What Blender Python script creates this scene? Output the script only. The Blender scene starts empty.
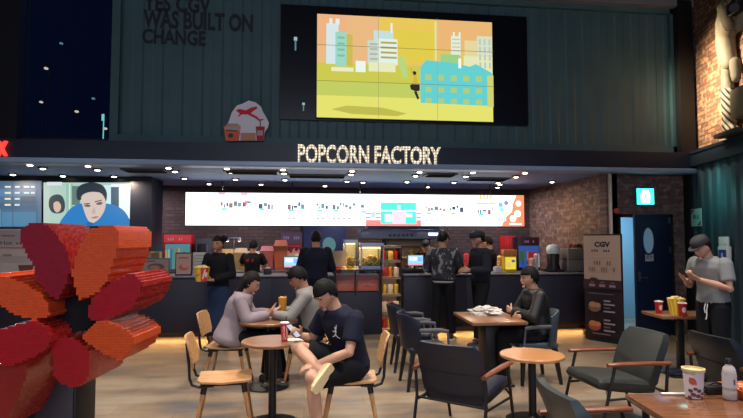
import bpy, bmesh, math, random
from math import pi, sin, cos, radians, atan, sqrt
from mathutils import Vector as Vec, Matrix as Mat, noise as mnoise
random.seed(7)
S = bpy.context.scene
C = S.collection
# ------------------------------------------------------------------ camera frame
H = 1.65; YAW = radians(7.0); FOC = 540.0; PIT = atan(29 / 540)
RV = Vec((cos(YAW), -sin(YAW), 0))
FH = Vec((sin(YAW), cos(YAW), 0))
FV = FH * cos(PIT) + Vec((0, 0, sin(PIT)))
UV_ = -FH * sin(PIT) + Vec((0, 0, cos(PIT)))
EYE = Vec((0, 0, H))
def ray(px, py): return FV + RV * ((px - 371.5) / FOC) + UV_ * ((209 - py) / FOC)
def onY(px, py, Y): r = ray(px, py); return EYE + r * (Y / r.y)
def onZ(px, py, z): r = ray(px, py); return EYE + r * ((z - H) / r.z)
def at(px, py, d): r = ray(px, py); return EYE + r * (d / r.dot(FH))
def gnd(px, d): p = at(px, 238, d); return Vec((p.x, p.y, 0))
def cang(deg): return radians(deg - 7)          # 0 right, 90 away, 180 left, 270 towards the camera
def X_(px, Y, py=238): return onY(px, py, Y).x
def Z_(py, Y, px=371): return onY(px, py, Y).z
# ------------------------------------------------------------------ materials
def lin(c):
    return tuple(((v / 255) / 12.92 if v / 255 <= .04045 else ((v / 255 + .055) / 1.055) ** 2.4) for v in c[:3]) + (1,)
def nt(m): return m.node_tree.nodes, m.node_tree.links
def mat(name, col, rough=.6, metal=0, spec=.5, var=0, scale=20, bump=0, trans=0, emit=0):
    m = bpy.data.materials.new(name); m.use_nodes = True
    N, L = nt(m); b = N['Principled BSDF']; c = lin(col)
    b.inputs['Base Color'].default_value = c; b.inputs['Roughness'].default_value = rough
    b.inputs['Metallic'].default_value = metal; b.inputs['Specular IOR Level'].default_value = spec
    if trans: b.inputs['Transmission Weight'].default_value = trans; b.inputs['IOR'].default_value = 1.1
    if emit: b.inputs['Emission Color'].default_value = c; b.inputs['Emission Strength'].default_value = emit
    if var or bump:
        tc = N.new('ShaderNodeTexCoord'); no = N.new('ShaderNodeTexNoise'); no.inputs['Scale'].default_value = scale
        no.inputs['Detail'].default_value = 4; L.new(tc.outputs['Object'], no.inputs['Vector'])
        if var:
            r = N.new('ShaderNodeMapRange'); r.inputs['To Min'].default_value = 1 - var; r.inputs['To Max'].default_value = 1 + var
            L.new(no.outputs['Fac'], r.inputs['Value'])
            mx = N.new('ShaderNodeVectorMath'); mx.operation = 'SCALE'; mx.inputs[0].default_value = c[:3]
            L.new(r.outputs['Result'], mx.inputs['Scale']); L.new(mx.outputs['Vector'], b.inputs['Base Color'])
        if bump:
            bp = N.new('ShaderNodeBump'); bp.inputs['Strength'].default_value = bump; bp.inputs['Distance'].default_value = .01
            L.new(no.outputs['Fac'], bp.inputs['Height']); L.new(bp.outputs['Normal'], b.inputs['Normal'])
    return m
def wood(name, c1, c2, rough=.4, axis=0, scale=4):
    m = mat(name, c1, rough); N, L = nt(m); b = N['Principled BSDF']
    tc = N.new('ShaderNodeTexCoord'); mp = N.new('ShaderNodeMapping'); sc = [14, 14, 14]; sc[axis] = 1.2
    mp.inputs['Scale'].default_value = sc; no = N.new('ShaderNodeTexNoise'); no.inputs['Scale'].default_value = scale
    no.inputs['Detail'].default_value = 5; rp = N.new('ShaderNodeValToRGB')
    rp.color_ramp.elements[0].color = lin(c1); rp.color_ramp.elements[1].color = lin(c2)
    rp.color_ramp.elements[0].position = .35; rp.color_ramp.elements[1].position = .65
    L.new(tc.outputs['Object'], mp.inputs['Vector']); L.new(mp.outputs['Vector'], no.inputs['Vector'])
    L.new(no.outputs['Fac'], rp.inputs['Fac']); L.new(rp.outputs['Color'], b.inputs['Base Color'])
    return m
def brick(name, c1, c2, mortar, ax=('X', 'Z'), bw=.22, bh=.07, rough=.85, blotch=None):
    m = mat(name, c1, rough, spec=.3); N, L = nt(m); b = N['Principled BSDF']
    tc = N.new('ShaderNodeTexCoord'); sp = N.new('ShaderNodeSeparateXYZ'); cb = N.new('ShaderNodeCombineXYZ')
    L.new(tc.outputs['Object'], sp.inputs[0]); L.new(sp.outputs[ax[0]], cb.inputs['X']); L.new(sp.outputs[ax[1]], cb.inputs['Y'])
    br = N.new('ShaderNodeTexBrick'); br.inputs['Scale'].default_value = 1
    br.inputs['Brick Width'].default_value = bw; br.inputs['Row Height'].default_value = bh
    br.inputs['Mortar Size'].default_value = .008; br.inputs['Color1'].default_value = lin(c1)
    br.inputs['Color2'].default_value = lin(c2); br.inputs['Mortar'].default_value = lin(mortar); br.inputs['Bias'].default_value = -.1
    L.new(cb.outputs[0], br.inputs['Vector'])
    no = N.new('ShaderNodeTexNoise'); no.inputs['Scale'].default_value = 9; no.inputs['Detail'].default_value = 6
    L.new(cb.outputs[0], no.inputs['Vector'])
    mx = N.new('ShaderNodeMix'); mx.data_type = 'RGBA'; rp = N.new('ShaderNodeMapRange')
    rp.inputs['From Min'].default_value = .52; rp.inputs['From Max'].default_value = .72
    L.new(no.outputs['Fac'], rp.inputs['Value']); L.new(rp.outputs['Result'], mx.inputs['Factor'])
    L.new(br.outputs['Color'], mx.inputs['A']); mx.inputs['B'].default_value = lin(blotch or c2)
    L.new(mx.outputs['Result'], b.inputs['Base Color'])
    bp = N.new('ShaderNodeBump'); bp.inputs['Strength'].default_value = .6; bp.inputs['Distance'].default_value = .01; bp.invert = True
    L.new(br.outputs['Fac'], bp.inputs['Height']); L.new(bp.outputs['Normal'], b.inputs['Normal'])
    return m
def attr_mat(name, emit=0, rough=.6):
    m = bpy.data.materials.new(name); m.use_nodes = True; N, L = nt(m); b = N['Principled BSDF']
    a = N.new('ShaderNodeAttribute'); a.attribute_name = 'Col'
    b.inputs['Roughness'].default_value = rough
    if emit:
        b.inputs['Base Color'].default_value = (.01, .01, .01, 1)
        L.new(a.outputs['Color'], b.inputs['Emission Color']); b.inputs['Emission Strength'].default_value = emit
    else: L.new(a.outputs['Color'], b.inputs['Base Color'])
    return m
def glow(name, col, s):
    m = bpy.data.materials.new(name); m.use_nodes = True; N, L = nt(m); b = N['Principled BSDF']
    b.inputs['Base Color'].default_value = (.02, .02, .02, 1)
    b.inputs['Emission Color'].default_value = lin(col); b.inputs['Emission Strength'].default_value = s
    return m
PRINT = attr_mat('printed_ink'); SCREEN = attr_mat('screen_picture', 1.0); MENU = attr_mat('menu_lightbox', 1.9); POSTER = attr_mat('backlit_print', .35)
BLK = mat('black_metal', (16, 17, 20), .45); DKBLK = mat('black_paint', (9, 10, 13), .6)
NAVYP = mat('navy_panel', (26, 32, 52), .45, var=.15, scale=3)
STEEL = mat('brushed_steel', (150, 155, 165), .3, .9)
GREYM = mat('grey_metal', (95, 98, 104), .45, .3)
WHITE = mat('white_plastic', (225, 225, 222), .45); CREAM = mat('cream_card', (222, 208, 176), .7)
RED = mat('red_paper', (200, 26, 34), .4); YEL = mat('yellow_card', (232, 190, 40), .5)
GLASS = mat('clear_glass', (235, 245, 250), .05, trans=1)
VINYL = mat('black_vinyl', (26, 31, 40), .38, var=.1, scale=8, bump=.1)
NVINYL = mat('navy_vinyl', (21, 27, 46), .42, var=.08, scale=8, bump=.08)
GVINYL = mat('charcoal_vinyl', (44, 47, 46), .45, var=.1, scale=8, bump=.1)
TVINYL = mat('teal_lit_vinyl', (58, 74, 84), .3, var=.06, scale=6)  # dark vinyl with its teal reflection put into the base colour
LOAK = wood('pale_oak', (176, 128, 82), (206, 160, 110), .4, 0)
LEGOAK = wood('oak_leg', (160, 112, 70), (192, 144, 96), .4, 2)
TBLW = wood('table_walnut', (122, 84, 58), (150, 106, 74), .3, 0)
BIGW = wood('table_brown', (104, 68, 48), (130, 88, 62), .13, 0)
ORW = wood('table_oak', (168, 116, 72), (190, 136, 88), .3, 0)
ARMW = wood('armrest_teak', (104, 56, 38), (130, 74, 50), .35, 0)
SKIN = mat('skin', (196, 150, 124), .55); SKIN2 = mat('skin_tan', (176, 128, 104), .55)
HAIR = mat('black_hair', (9, 8, 10), .7, spec=.25, bump=.3, scale=60); HAIRB = mat('brown_hair', (22, 15, 15), .7, spec=.25, bump=.3, scale=60)
EYEW = mat('eye', (44, 32, 28), .3); LIP = mat('lips', (160, 92, 84), .5)
# ------------------------------------------------------------------ mesh helpers
class MB:
    def __init__(s): s.bm = bmesh.new()
    def _mx(s, vs, m): bmesh.ops.transform(s.bm, matrix=m, verts=vs)
    def box(s, c, size, rot=None, bev=0, seg=2):
        m = Mat.Translation(c) @ (rot.to_4x4() if rot else Mat.Identity(4)) @ Mat.Diagonal((*size, 1))
        vs = bmesh.ops.create_cube(s.bm, size=1, matrix=m)['verts']
        if bev:
            es = list({e for v in vs for e in v.link_edges})
            bmesh.ops.bevel(s.bm, geom=es, offset=bev, segments=seg, affect='EDGES', profile=.5)
        return s
    def ell(s, c, r, rot=None, u=16, v=10):
        r = (r, r, r) if isinstance(r, (int, float)) else r
        m = Mat.Translation(c) @ (rot.to_4x4() if rot else Mat.Identity(4)) @ Mat.Diagonal((*r, 1))
        bmesh.ops.create_uvsphere(s.bm, u_segments=u, v_segments=v, radius=1, matrix=m); return s
    def rings(s, rs, cap=True, close=True):
        lv = [[s.bm.verts.new(p) for p in r] for r in rs]; n = len(rs[0])
        for a, b in zip(lv, lv[1:]):
            for i in range(n if close else n - 1):
                j = (i + 1) % n
                try: s.bm.faces.new((a[i], a[j], b[j], b[i]))
                except ValueError: pass
        if cap and close:
            s.bm.faces.new(lv[0][::-1]); s.bm.faces.new(lv[-1])
        return s
    def tube(s, pts, r, n=10, flat=1.0, side=None):
        pts = [Vec(p) for p in pts]; rr = r if isinstance(r, (list, tuple)) else [r] * len(pts)
        out = []; ref = None
        for i, p in enumerate(pts):
            t = ((pts[min(i + 1, len(pts) - 1)] - p).normalized() + (p - pts[max(i - 1, 0)]).normalized())
            t = t.normalized() if t.length > 1e-6 else (pts[-1] - pts[0]).normalized()
            if ref is None:
                a = Vec(side) if side else (Vec((0, 0, 1)) if abs(t.z) < .9 else Vec((1, 0, 0)))
                ref = (a - t * a.dot(t)).normalized()
            else: ref = (ref - t * ref.dot(t)).normalized()
            b = t.cross(ref)
            out.append([p + (ref * cos(2 * pi * k / n) + b * sin(2 * pi * k / n) * flat) * rr[i] for k in range(n)])
        return s.rings(out)
    def limb(s, pts, rr, n=12):
        s.tube(pts, rr, n)
        for p, r in zip(pts, rr): s.ell(p, r * .98, u=12, v=8)
        return s
    def lathe(s, prof, c=(0, 0, 0), n=28):
        c = Vec(c)
        return s.rings([[c + Vec((r * cos(2 * pi * k / n), r * sin(2 * pi * k / n), z)) for k in range(n)] for r, z in prof])
    def prism(s, poly, h, m=None):
        """polygon in local XY from z=0 to z=h"""
        m = m or Mat.Identity(4)
        s.rings([[m @ Vec((x, y, 0)) for x, y in poly], [m @ Vec((x, y, h)) for x, y in poly]]); return s
    def mesh(s, name, smooth=None):
        bmesh.ops.recalc_face_normals(s.bm, faces=s.bm.faces)
        me = bpy.data.meshes.new(name); s.bm.to_mesh(me); s.bm.free()
        if smooth:
            for p in me.polygons: p.use_smooth = True
            if smooth != 'all':
                try: me.set_sharp_from_angle(angle=radians(smooth))
                except Exception: pass
        return me
    def build(s, name, m, parent=None, smooth=35, loc=None, rz=None):
        o = bpy.data.objects.new(name, s.mesh(name, smooth)); C.objects.link(o)
        if m: o.data.materials.append(m)
        if parent: o.parent = parent
        if loc is not None: o.location = loc
        if rz is not None: o.rotation_euler = (0, 0, rz)
        return o
def tag(o, label, cat, group=None, kind=None):
    if label: o['label'] = label
    if cat: o['category'] = cat
    if group: o['group'] = group
    if kind: o['kind'] = kind
    return o
def struct(o): o['kind'] = 'structure'; return o
def thing(name, label, cat, loc=(0, 0, 0), rz=0, group=None):
    o = bpy.data.objects.new(name, None); C.objects.link(o); o.empty_display_size = .05
    o.location = loc; o.rotation_euler = (0, 0, rz); return tag(o, label, cat, group)
def dup(root, loc, rz, label=None, mats=None):
    """copy of a thing with its parts and sub-parts"""
    def cp(o, par):
        c = o.copy(); C.objects.link(c)
        if par: c.parent = par
        if mats and c.type == 'MESH' and o.data.materials and o.data.materials[0].name in mats:
            c.data = o.data.copy(); c.data.materials[0] = mats[o.data.materials[0].name]
        for ch in kids.get(o.name, []): cp(ch, c)
        return c
    kids = {}
    for o in list(C.objects):
        if o.parent: kids.setdefault(o.parent.name, []).append(o)
    r = cp(root, None); r.location = loc; r.rotation_euler = (0, 0, rz)
    if label: r['label'] = label
    return r
def remeshed(mb, name, vox, smooth=2, m=None, parent=None, keep=1.0):
    """one continuous skin from overlapping volumes"""
    me = mb.mesh(name); o = bpy.data.objects.new(name, me); C.objects.link(o)
    r = o.modifiers.new('r', 'REMESH'); r.mode = 'VOXEL'; r.voxel_size = vox; r.use_smooth_shade = True
    if smooth: q = o.modifiers.new('s', 'SMOOTH'); q.factor = .5; q.iterations = smooth
    if keep < 1: d = o.modifiers.new('d', 'DECIMATE'); d.ratio = keep
    dg = bpy.context.evaluated_depsgraph_get(); dg.update()
    new = bpy.data.meshes.new_from_object(o.evaluated_get(dg)); o.modifiers.clear()
    o.data = new; bpy.data.meshes.remove(me); new.name = name
    for p in new.polygons: p.use_smooth = True
    new.materials.clear()
    if m: new.materials.append(m)
    if parent: o.parent = parent
    return o
_tc = {}
def text_geo(s, bold=.0):
    k = (s, bold)
    if k not in _tc:
        cu = bpy.data.curves.new('t', 'FONT'); cu.body = s; cu.size = 1; cu.offset = bold; cu.resolution_u = 3; cu.fill_mode = 'FRONT'
        o = bpy.data.objects.new('t', cu); C.objects.link(o)
        dg = bpy.context.evaluated_depsgraph_get(); dg.update()
        me = bpy.data.meshes.new_from_object(o.evaluated_get(dg))
        vs = [(v.co.x, v.co.y) for v in me.vertices]; fs = [tuple(p.vertices) for p in me.polygons]
        bpy.data.objects.remove(o); bpy.data.curves.remove(cu); bpy.data.meshes.remove(me)
        x0 = min(v[0] for v in vs); x1 = max(v[0] for v in vs); y0 = min(v[1] for v in vs); y1 = max(v[1] for v in vs)
        _tc[k] = ([((x - x0) / (x1 - x0), (y - y0) / (y1 - y0)) for x, y in vs], fs, (x1 - x0) / (y1 - y0))
    return _tc[k]
class Pic:
    """flat printed picture in the XZ plane facing -Y; later shapes lie on top"""
    def __init__(s, eps=.0012): s.v = []; s.f = []; s.c = []; s.k = 0; s.eps = eps
    def poly(s, pts, col):
        b = len(s.v); y = -s.k * s.eps; s.k += 1
        a = sum(pts[i][0] * pts[(i + 1) % len(pts)][1] - pts[(i + 1) % len(pts)][0] * pts[i][1] for i in range(len(pts)))
        if a < 0: pts = pts[::-1]
        s.v += [(x, y, z) for x, z in pts]; s.f.append(tuple(range(b, b + len(pts)))); s.c.append(lin(col)); return s
    def rect(s, x0, z0, x1, z1, col): return s.poly([(x0, z0), (x1, z0), (x1, z1), (x0, z1)], col)
    def circ(s, x, z, rx, rz, col, n=20): return s.poly([(x + rx * cos(2 * pi * k / n), z + rz * sin(2 * pi * k / n)) for k in range(n)], col)
    def text(s, t, x0, z0, x1, z1, col, bold=.0, rot=False):
        vs, fs, _ = text_geo(t, bold); b = len(s.v); y = -s.k * s.eps; s.k += 1
        if rot: s.v += [(x1 - v * (x1 - x0), y, z0 + u * (z1 - z0)) for u, v in vs]
        else: s.v += [(x0 + u * (x1 - x0), y, z0 + v * (z1 - z0)) for u, v in vs]
        for f in fs: s.f.append(tuple(b + i for i in f)); s.c.append(lin(col))
        return s
    def _strips(s, w):
        """cuts wide shapes into narrow upright strips so that they wrap round a cup"""
        def clip(P, x, keep_less):
            out = []
            for i in range(len(P)):
                a, b = P[i - 1], P[i]; ia = (a[0] <= x) == keep_less or a[0] == x; ib = (b[0] <= x) == keep_less or b[0] == x
                if ia != ib:
                    u = (x - a[0]) / (b[0] - a[0]); out.append((x, a[1], a[2] + u * (b[2] - a[2])))
                if ib: out.append(b)
            return out
        v, f, c = [], [], []
        for face, col in zip(s.f, s.c):
            P = [s.v[i] for i in face]; x0 = min(p[0] for p in P); x1 = max(p[0] for p in P); n = max(1, math.ceil((x1 - x0) / w))
            for k in range(n):
                Q = clip(clip(P, x0 + (x1 - x0) * k / n, False), x0 + (x1 - x0) * (k + 1) / n, True) if n > 1 else P
                if len(Q) < 3: continue
                f.append(tuple(range(len(v), len(v) + len(Q)))); v += Q; c.append(col)
        s.v, s.f, s.c = v, f, c
    def build(s, name, m, parent=None, bend=None, loc=None, rz=None):
        if bend: s._strips(.01)
        me = bpy.data.meshes.new(name); vs = s.v
        if bend: vs = [bend(*v) for v in vs]
        me.from_pydata(vs, [], s.f); a = me.color_attributes.new('Col', 'FLOAT_COLOR', 'CORNER')
        for p, c in zip(me.polygons, s.c):
            for li in p.loop_indices: a.data[li].color = c
        me.materials.append(m); o = bpy.data.objects.new(name, me); C.objects.link(o)
        if parent: o.parent = parent
        if loc is not None: o.location = loc
        if rz is not None: o.rotation_euler = (0, 0, rz)
        return o
def on_cyl(r0, r1, h, z0=0):
    """wraps a Pic (x in metres of arc, z height) round a cone that stands on the origin; x=0 faces -Y"""
    def f(x, y, z):
        r = r0 + (r1 - r0) * z / h + .0008 - y
        a = x / ((r0 + r1) / 2) - pi / 2
        return (r * cos(a), r * sin(a), z + z0)
    return f
# ================================================================== SETTING
YF, YU, YD, YB, YC = 8.35, 8.55, 8.62, 11.9, 9.27       # fascia, upper wall, door wall, shop back wall, counter front
ZC = 2.755                                              # shop ceiling
XS = 5.13                                               # brick side wall of the shop
XP = X_(607, YD)                                        # outer edge of brick pier
XR = X_(690, YD)                                        # corner with the right-hand wall
def floor_mat():
    m = mat('floor_tile', (140, 122, 100), .34, spec=.4); N, L = nt(m); b = N['Principled BSDF']
    tc = N.new('ShaderNodeTexCoord')
    mp = N.new('ShaderNodeMapping'); mp.inputs['Scale'].default_value = (.45, 1.3, 1)
    no = N.new('ShaderNodeTexNoise'); no.inputs['Scale'].default_value = 1.6; no.inputs['Detail'].default_value = 5; no.inputs['Roughness'].default_value = .62
    L.new(tc.outputs['Object'], mp.inputs['Vector']); L.new(mp.outputs['Vector'], no.inputs['Vector'])
    rp = N.new('ShaderNodeValToRGB'); e = rp.color_ramp.elements
    e[0].color = lin((100, 97, 98)); e[0].position = .36; e[1].color = lin((158, 146, 128)); e[1].position = .66
    q = e.new(.5); q.color = lin((140, 120, 98))
    L.new(no.outputs['Fac'], rp.inputs['Fac'])
    br = N.new('ShaderNodeTexBrick'); br.inputs['Scale'].default_value = 1; br.inputs['Brick Width'].default_value = 1.2
    br.inputs['Row Height'].default_value = .3; br.inputs['Mortar Size'].default_value = .004
    br.inputs['Color1'].default_value = (1, 1, 1, 1); br.inputs['Color2'].default_value = (.8, .8, .82, 1); br.inputs['Mortar'].default_value = (.6, .57, .54, 1)
    L.new(tc.outputs['Object'], br.inputs['Vector'])
    mx = N.new('ShaderNodeMix'); mx.data_type = 'RGBA'; mx.blend_type = 'MULTIPLY'; mx.inputs['Factor'].default_value = 1
    L.new(rp.outputs['Color'], mx.inputs['A']); L.new(br.outputs['Color'], mx.inputs['B']); L.new(mx.outputs['Result'], b.inputs['Base Color'])
    return m
struct(MB().box((0, 4.5, -.05), (22, 20, .1)).build('floor', floor_mat()))
BRK_B = brick('shop_brick', (74, 62, 60), (96, 78, 72), (62, 56, 60), ('X', 'Z'), blotch=(84, 68, 62))
BRK_S = brick('side_brick', (100, 76, 66), (138, 108, 92), (96, 86, 78), ('Y', 'Z'), blotch=(160, 134, 118))
BRK_D = brick('door_brick', (92, 70, 68), (124, 98, 92), (88, 78, 78), ('X', 'Z'), blotch=(140, 120, 116))
BRK_R = brick('warm_brick', (104, 72, 54), (158, 116, 84), (80, 60, 48), ('X', 'Z'), blotch=(186, 146, 108))
struct(MB().box(((XS - 7) / 2, YB + .06, 1.5), (XS + 7, .12, 3)).build('wall_back', BRK_B))
struct(MB().box((XS + .08, (YD + YB) / 2, 1.5), (.16, YB - YD, 3)).build('wall_side', BRK_S))
struct(MB().box(((XS + XP) / 2 + .02, YD - .02, ZC / 2), (XP - XS + .06, .16, ZC)).build('trim_1', mat('pier_plaster', (190, 178, 170), .8, var=.15, scale=12, bump=.3)))
# door wall with opening
dx0, dx1, dz = X_(617, YD), X_(671.5, YD), Z_(214.5, YD, 645)
w = MB(); yw = YD + .1
w.box(((XP + dx0) / 2, yw, 1.5), (dx0 - XP, .2, 3)).box(((dx1 + XR + .3) / 2, yw, 1.5), (XR + .3 - dx1, .2, 3)).box(((dx0 + dx1) / 2, yw, (dz + 3) / 2), (dx1 - dx0, .2, 3 - dz))
struct(w.build('wall_door', BRK_D))
# corridor behind the door
corr = mat('corridor_paint', (150, 178, 190), .7)
struct(MB().box(((dx0 + dx1) / 2 + .35, YD + 2.0, 1.3), (dx1 - dx0 + .8, .08, 2.6)).build('wall_corridor', corr))
struct(MB().box((dx1 + .72, YD + 1.1, 1.3), (.08, 1.8, 2.6)).build('wall_corridor_side', corr))
struct(MB().box((dx0 - .06, YD + 1.1, 1.3), (.06, 1.8, 2.6)).build('wall_corridor_end', corr))
struct(MB().box(((dx0 + dx1) / 2 + .35, YD + 1.1, 2.62), (dx1 - dx0 + .8, 1.8, .06)).build('ceiling_corridor', corr))
# door frame + leaf
DBLUE = mat('door_blue', (24, 36, 66), .4)
dr = thing('door_1', None, None, (dx1 - .05, YD - .02, 0), radians(20)); struct(dr)
dw = dx1 - dx0 - .1
MB().box((-dw / 2, 0, dz / 2), (dw, .045, dz - .02), bev=.004).build('leaf', DBLUE, dr)
ox, oz = -dw * .66, Z_(240.5, YD, 645)
MB().prism([(.13 * cos(a * pi / 16), .21 * sin(a * pi / 16)) for a in range(32)], .006, Mat.Translation((ox, -.023, oz)) @ Mat.Rotation(pi / 2, 4, 'X')).build('oval_window', glow('frosted_pane', (118, 160, 185), .32), dr)
o = MB(); o.tube([(ox + .145 * cos(a * pi / 16), -.026, oz + .225 * sin(a * pi / 16)) for a in range(33)], .016, 8); o.build('oval_rim', DBLUE, dr)
Pic().rect(-.105, -.06, .105, .06, (170, 176, 190)).rect(-.08, -.03, -.02, .03, (120, 130, 150)).rect(0, .0, .085, .025, (120, 130, 150)).rect(0, -.035, .06, -.015, (120, 130, 150)).build('notice', PRINT, dr, loc=(ox + .02, -.026, Z_(257, YD, 645)))
MB().box((-dw + .07, -.03, 1.02), (.05, .02, .16), bev=.005).tube([(-dw + .07, -.035, 1.0), (-dw + .07, -.08, 1.0), (-dw + .19, -.08, 1.0)], .01).build('handle', STEEL, dr)
for z in (.3, 1.45, 1.95):
    MB().tube([(.0, -.01, z - .06), (.0, -.01, z + .06)], .014).box((-.03, -.024, z), (.05, .006, .1)).build('hinge', STEEL, dr)
f = MB()
f.box((dx0 + .02, YD + .08, dz / 2), (.05, .26, dz)).box((dx1 - .02, YD + .08, dz / 2), (.05, .26, dz)).box(((dx0 + dx1) / 2, YD + .08, dz - .02), (dx1 - dx0, .26, .05))
struct(f.build('trim_2', DKBLK))
# right-hand wall, at an angle: lower corrugated container, upper brick
RD = Vec((.236, .972, 0)); RA = Vec((XR + .02, YD, 0)); ang_r = math.atan2(-RD.y, -RD.x)
rw = bpy.data.objects.new('wall_right', None)
def corr_panel(length, z0, z1, dep=.035, pitch=.26):
    """corrugated sheet along +X, ribs towards -Y"""
    mb = MB(); prof = []; x = 0
    while x < length:
        for t, y in ((0, 0), (.34, 0), (.46, -dep), (.84, -dep), (.96, 0)): prof.append((min(x + t * pitch, length), y))
        x += pitch
    mb.rings([[Vec((px, y, z0)) for px, y in prof], [Vec((px, y, z1)) for px, y in prof]], cap=False, close=False)
    mb.box((length / 2, .05, (z0 + z1) / 2), (length, .06, z1 - z0))
    return mb
TEALP = mat('container_teal', (44, 62, 72), .42, var=.12, scale=2.5); GRNP = mat('container_green', (66, 98, 100), .55, var=.22, scale=1.6)
ZR = 3.12
Lr = 5.5
o = corr_panel(Lr, 0, 2.86).build('wall_right', TEALP, loc=tuple(RA), rz=ang_r, smooth=None); struct(o)
RB = MB().box((Lr / 2, .0, 2.97), (Lr, .22, .24), bev=.01).box((Lr / 2, -.08, 3.08), (Lr, .1, .05))
struct(RB.build('trim_3', mat('beam_blue', (22, 34, 44), .5), loc=tuple(RA), rz=ang_r))
struct(MB().box((Lr / 2, .12, 4.6), (Lr, .1, 3.0)).build('wall_right_upper', BRK_R, loc=tuple(RA), rz=ang_r))
def RW(s, z, off=0):
    """world point on the right-hand wall, s metres from the corner towards the camera"""
    n = Vec((-RD.y, RD.x, 0)); return RA - RD * s + n * off + Vec((0, 0, z))
def onR(px, py):
    r = ray(px, py); n = Vec((RD.y, -RD.x, 0)); t = (RA - EYE).dot(n) / r.dot(n); p = EYE + r * t
    return (RA - p).dot(RD), p.z
# corner posts
struct(MB().box((X_(676 + 9, YU), YU - .02, 4.4), (.26, .3, 2.7)).build('trim_4', DKBLK))
struct(MB().box((XR - .02, YD - .06, 1.4), (.16, .14, 2.8)).build('trim_5', DKBLK))
# upper container wall over the shop
ux0, ux1 = X_(109, YU), X_(682, YU); zt = Z_(6, YU, 600)
gx0, gx1, gz0, gz1 = X_(279, YU), X_(529, YU), Z_(122, YU), Z_(10, YU)       # black band that carries the video wall
o = corr_panel(ux1 - ux0, 3.0, zt, .014, .3).build('wall_upper', GRNP, loc=(ux0, YU + .044, 0), smooth=None); struct(o)
struct(MB().box(((ux0 + ux1) / 2, YU + .0, 3.16), (ux1 - ux0, .08, .12)).box(((ux0 + ux1) / 2, YU, zt - .04), (ux1 - ux0, .08, .1)).box((ux0 + .04, YU, (3.1 + zt) / 2), (.12, .1, zt - 3.1)).box((ux1 - .06, YU, (3.1 + zt) / 2), (.14, .08, zt - 3.1)).build('trim_6', GRNP))
struct(MB().box(((gx0 + gx1) / 2, YU - .0, (gz0 + gz1) / 2), (gx1 - gx0, .1, gz1 - gz0)).build('trim_7', mat('video_surround', (10, 14, 22), .28)))
struct(MB().box((0, YU + .1, zt + .3), (16, .5, .6)).build('ceiling_beam', mat('pale_beam', (120, 122, 126), .7)))
struct(MB().box((0, 1.4, 5.98), (22, 14.6, .06)).build('ceiling', mat('dark_ceiling', (30, 32, 36), .8)))
struct(MB().box((-9.2, 3.5, 3), (.2, 13, 6.2)).build('wall_lobby', mat('lobby_wall', (40, 46, 56), .7)))
# black glass to the left, lamps behind it imitate reflections in the glass
wx0, wx1 = X_(18, YU), X_(109, YU)
struct(MB().box((wx0 - .7, YU, 4.4), (1.4, .3, 2.7)).build('trim_8', DKBLK))
wn = bpy.data.objects.new('window_1', None); C.objects.link(wn); struct(wn)
MB().box(((wx0 + wx1) / 2, YU + .03, 4.4), (wx1 - wx0, .012, 2.7)).build('pane', mat('window_glass', (205, 215, 235), .02, trans=1), wn)
MB().box(((wx0 + wx1) / 2, YU + .03, 3.12), (wx1 - wx0, .08, .06)).box(((wx0 + wx1) / 2, YU + .03, 5.6), (wx1 - wx0, .08, .06)).build('window_frame', DKBLK, wn)
LAMPH = glow('warm_reflection', (255, 226, 180), .9); LAMPC = glow('cool_reflection', (170, 215, 225), .35); LAMPG = glow('green_reflection_glow', (130, 230, 215), 1.0)
for px, py, Y, mm, lab in ((23, 16, 15, LAMPC, 'highest cool lamp imitating a reflection in the dark upper window'), (62, 44, 17, LAMPC, 'faint high lamp imitating a reflection in the middle of the dark window'),
        (26, 64.5, 15, LAMPC, 'cool lamp imitating a reflection beside the pillar, halfway up the dark window'), (47, 69, 15, LAMPH, 'warm lamp imitating a reflection halfway up the dark window'),
        (42, 102.5, 17, LAMPH, 'dim lamp imitating a reflection low in the dark window, above the screens'), (77.5, 112, 15, LAMPH, 'brightest warm lamp imitating a reflection low in the dark window'),
        (94, 99, 17, LAMPC, 'slim pole lamp imitating a reflection in the lower part of the dark window'), (106, 129, 15, LAMPH, 'warm lamp imitating a reflection at the bottom corner of the dark window')):
    p = onY(px, py, Y); t = thing('reflection_lamp', lab, 'reflection lamp', (p.x, Y, 0), 0, 'lamps imitating reflections in the dark window')
    MB().tube([(0, .1, 0), (0, .1, p.z + .06), (0, -.02, p.z + .08)], .02, 8).build('pole', DKBLK, t)
    MB().ell((0, -.05, p.z), (.05, .07, .03)).build('lamp_head', mm, t)
p = onY(103, 117.5, 14); t = tag(MB().box((0, 0, 0), (.06, .03, .16), bev=.005).box((0, .05, -.3), (.02, .02, .8)).build('green_reflection', LAMPG, loc=tuple(p)), 'small green light imitating a reflection in the dark window by the container wall', 'sign')  # glowing block stands in for a green reflection in the glass
struct(MB().box((-7, 19, 5), (16, .2, 12)).build('wall_outside', mat('night_facade', (20, 28, 48), .9)))
# fascia and shop ceiling
FX0 = -7.2
struct(MB().box(((FX0 + XR) / 2, YF + .1, (ZC + .05 + 3.09) / 2), (XR - FX0, .22, 3.09 - ZC - .05)).build('trim_9', mat('fascia_navy', (24, 32, 50), .45, var=.1, scale=1.5)))
struct(MB().box(((FX0 + XR) / 2, YF + .08, ZC + .02), (XR - FX0, .3, .075), bev=.01).build('trim_10', mat('fascia_lip', (140, 162, 190), .4, .1)))
struct(MB().box(((FX0 + XS) / 2, (YF + YB) / 2 + .1, ZC + .04), (XS - FX0, YB - YF, .06)).build('ceiling_shop', mat('shop_ceiling', (120, 142, 186), .6)))
struct(MB().box(((XS + XR) / 2, YF + .25, ZC + .04), (XR - XS, .5, .06)).build('ceiling_lobby_edge', DKBLK))
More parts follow.
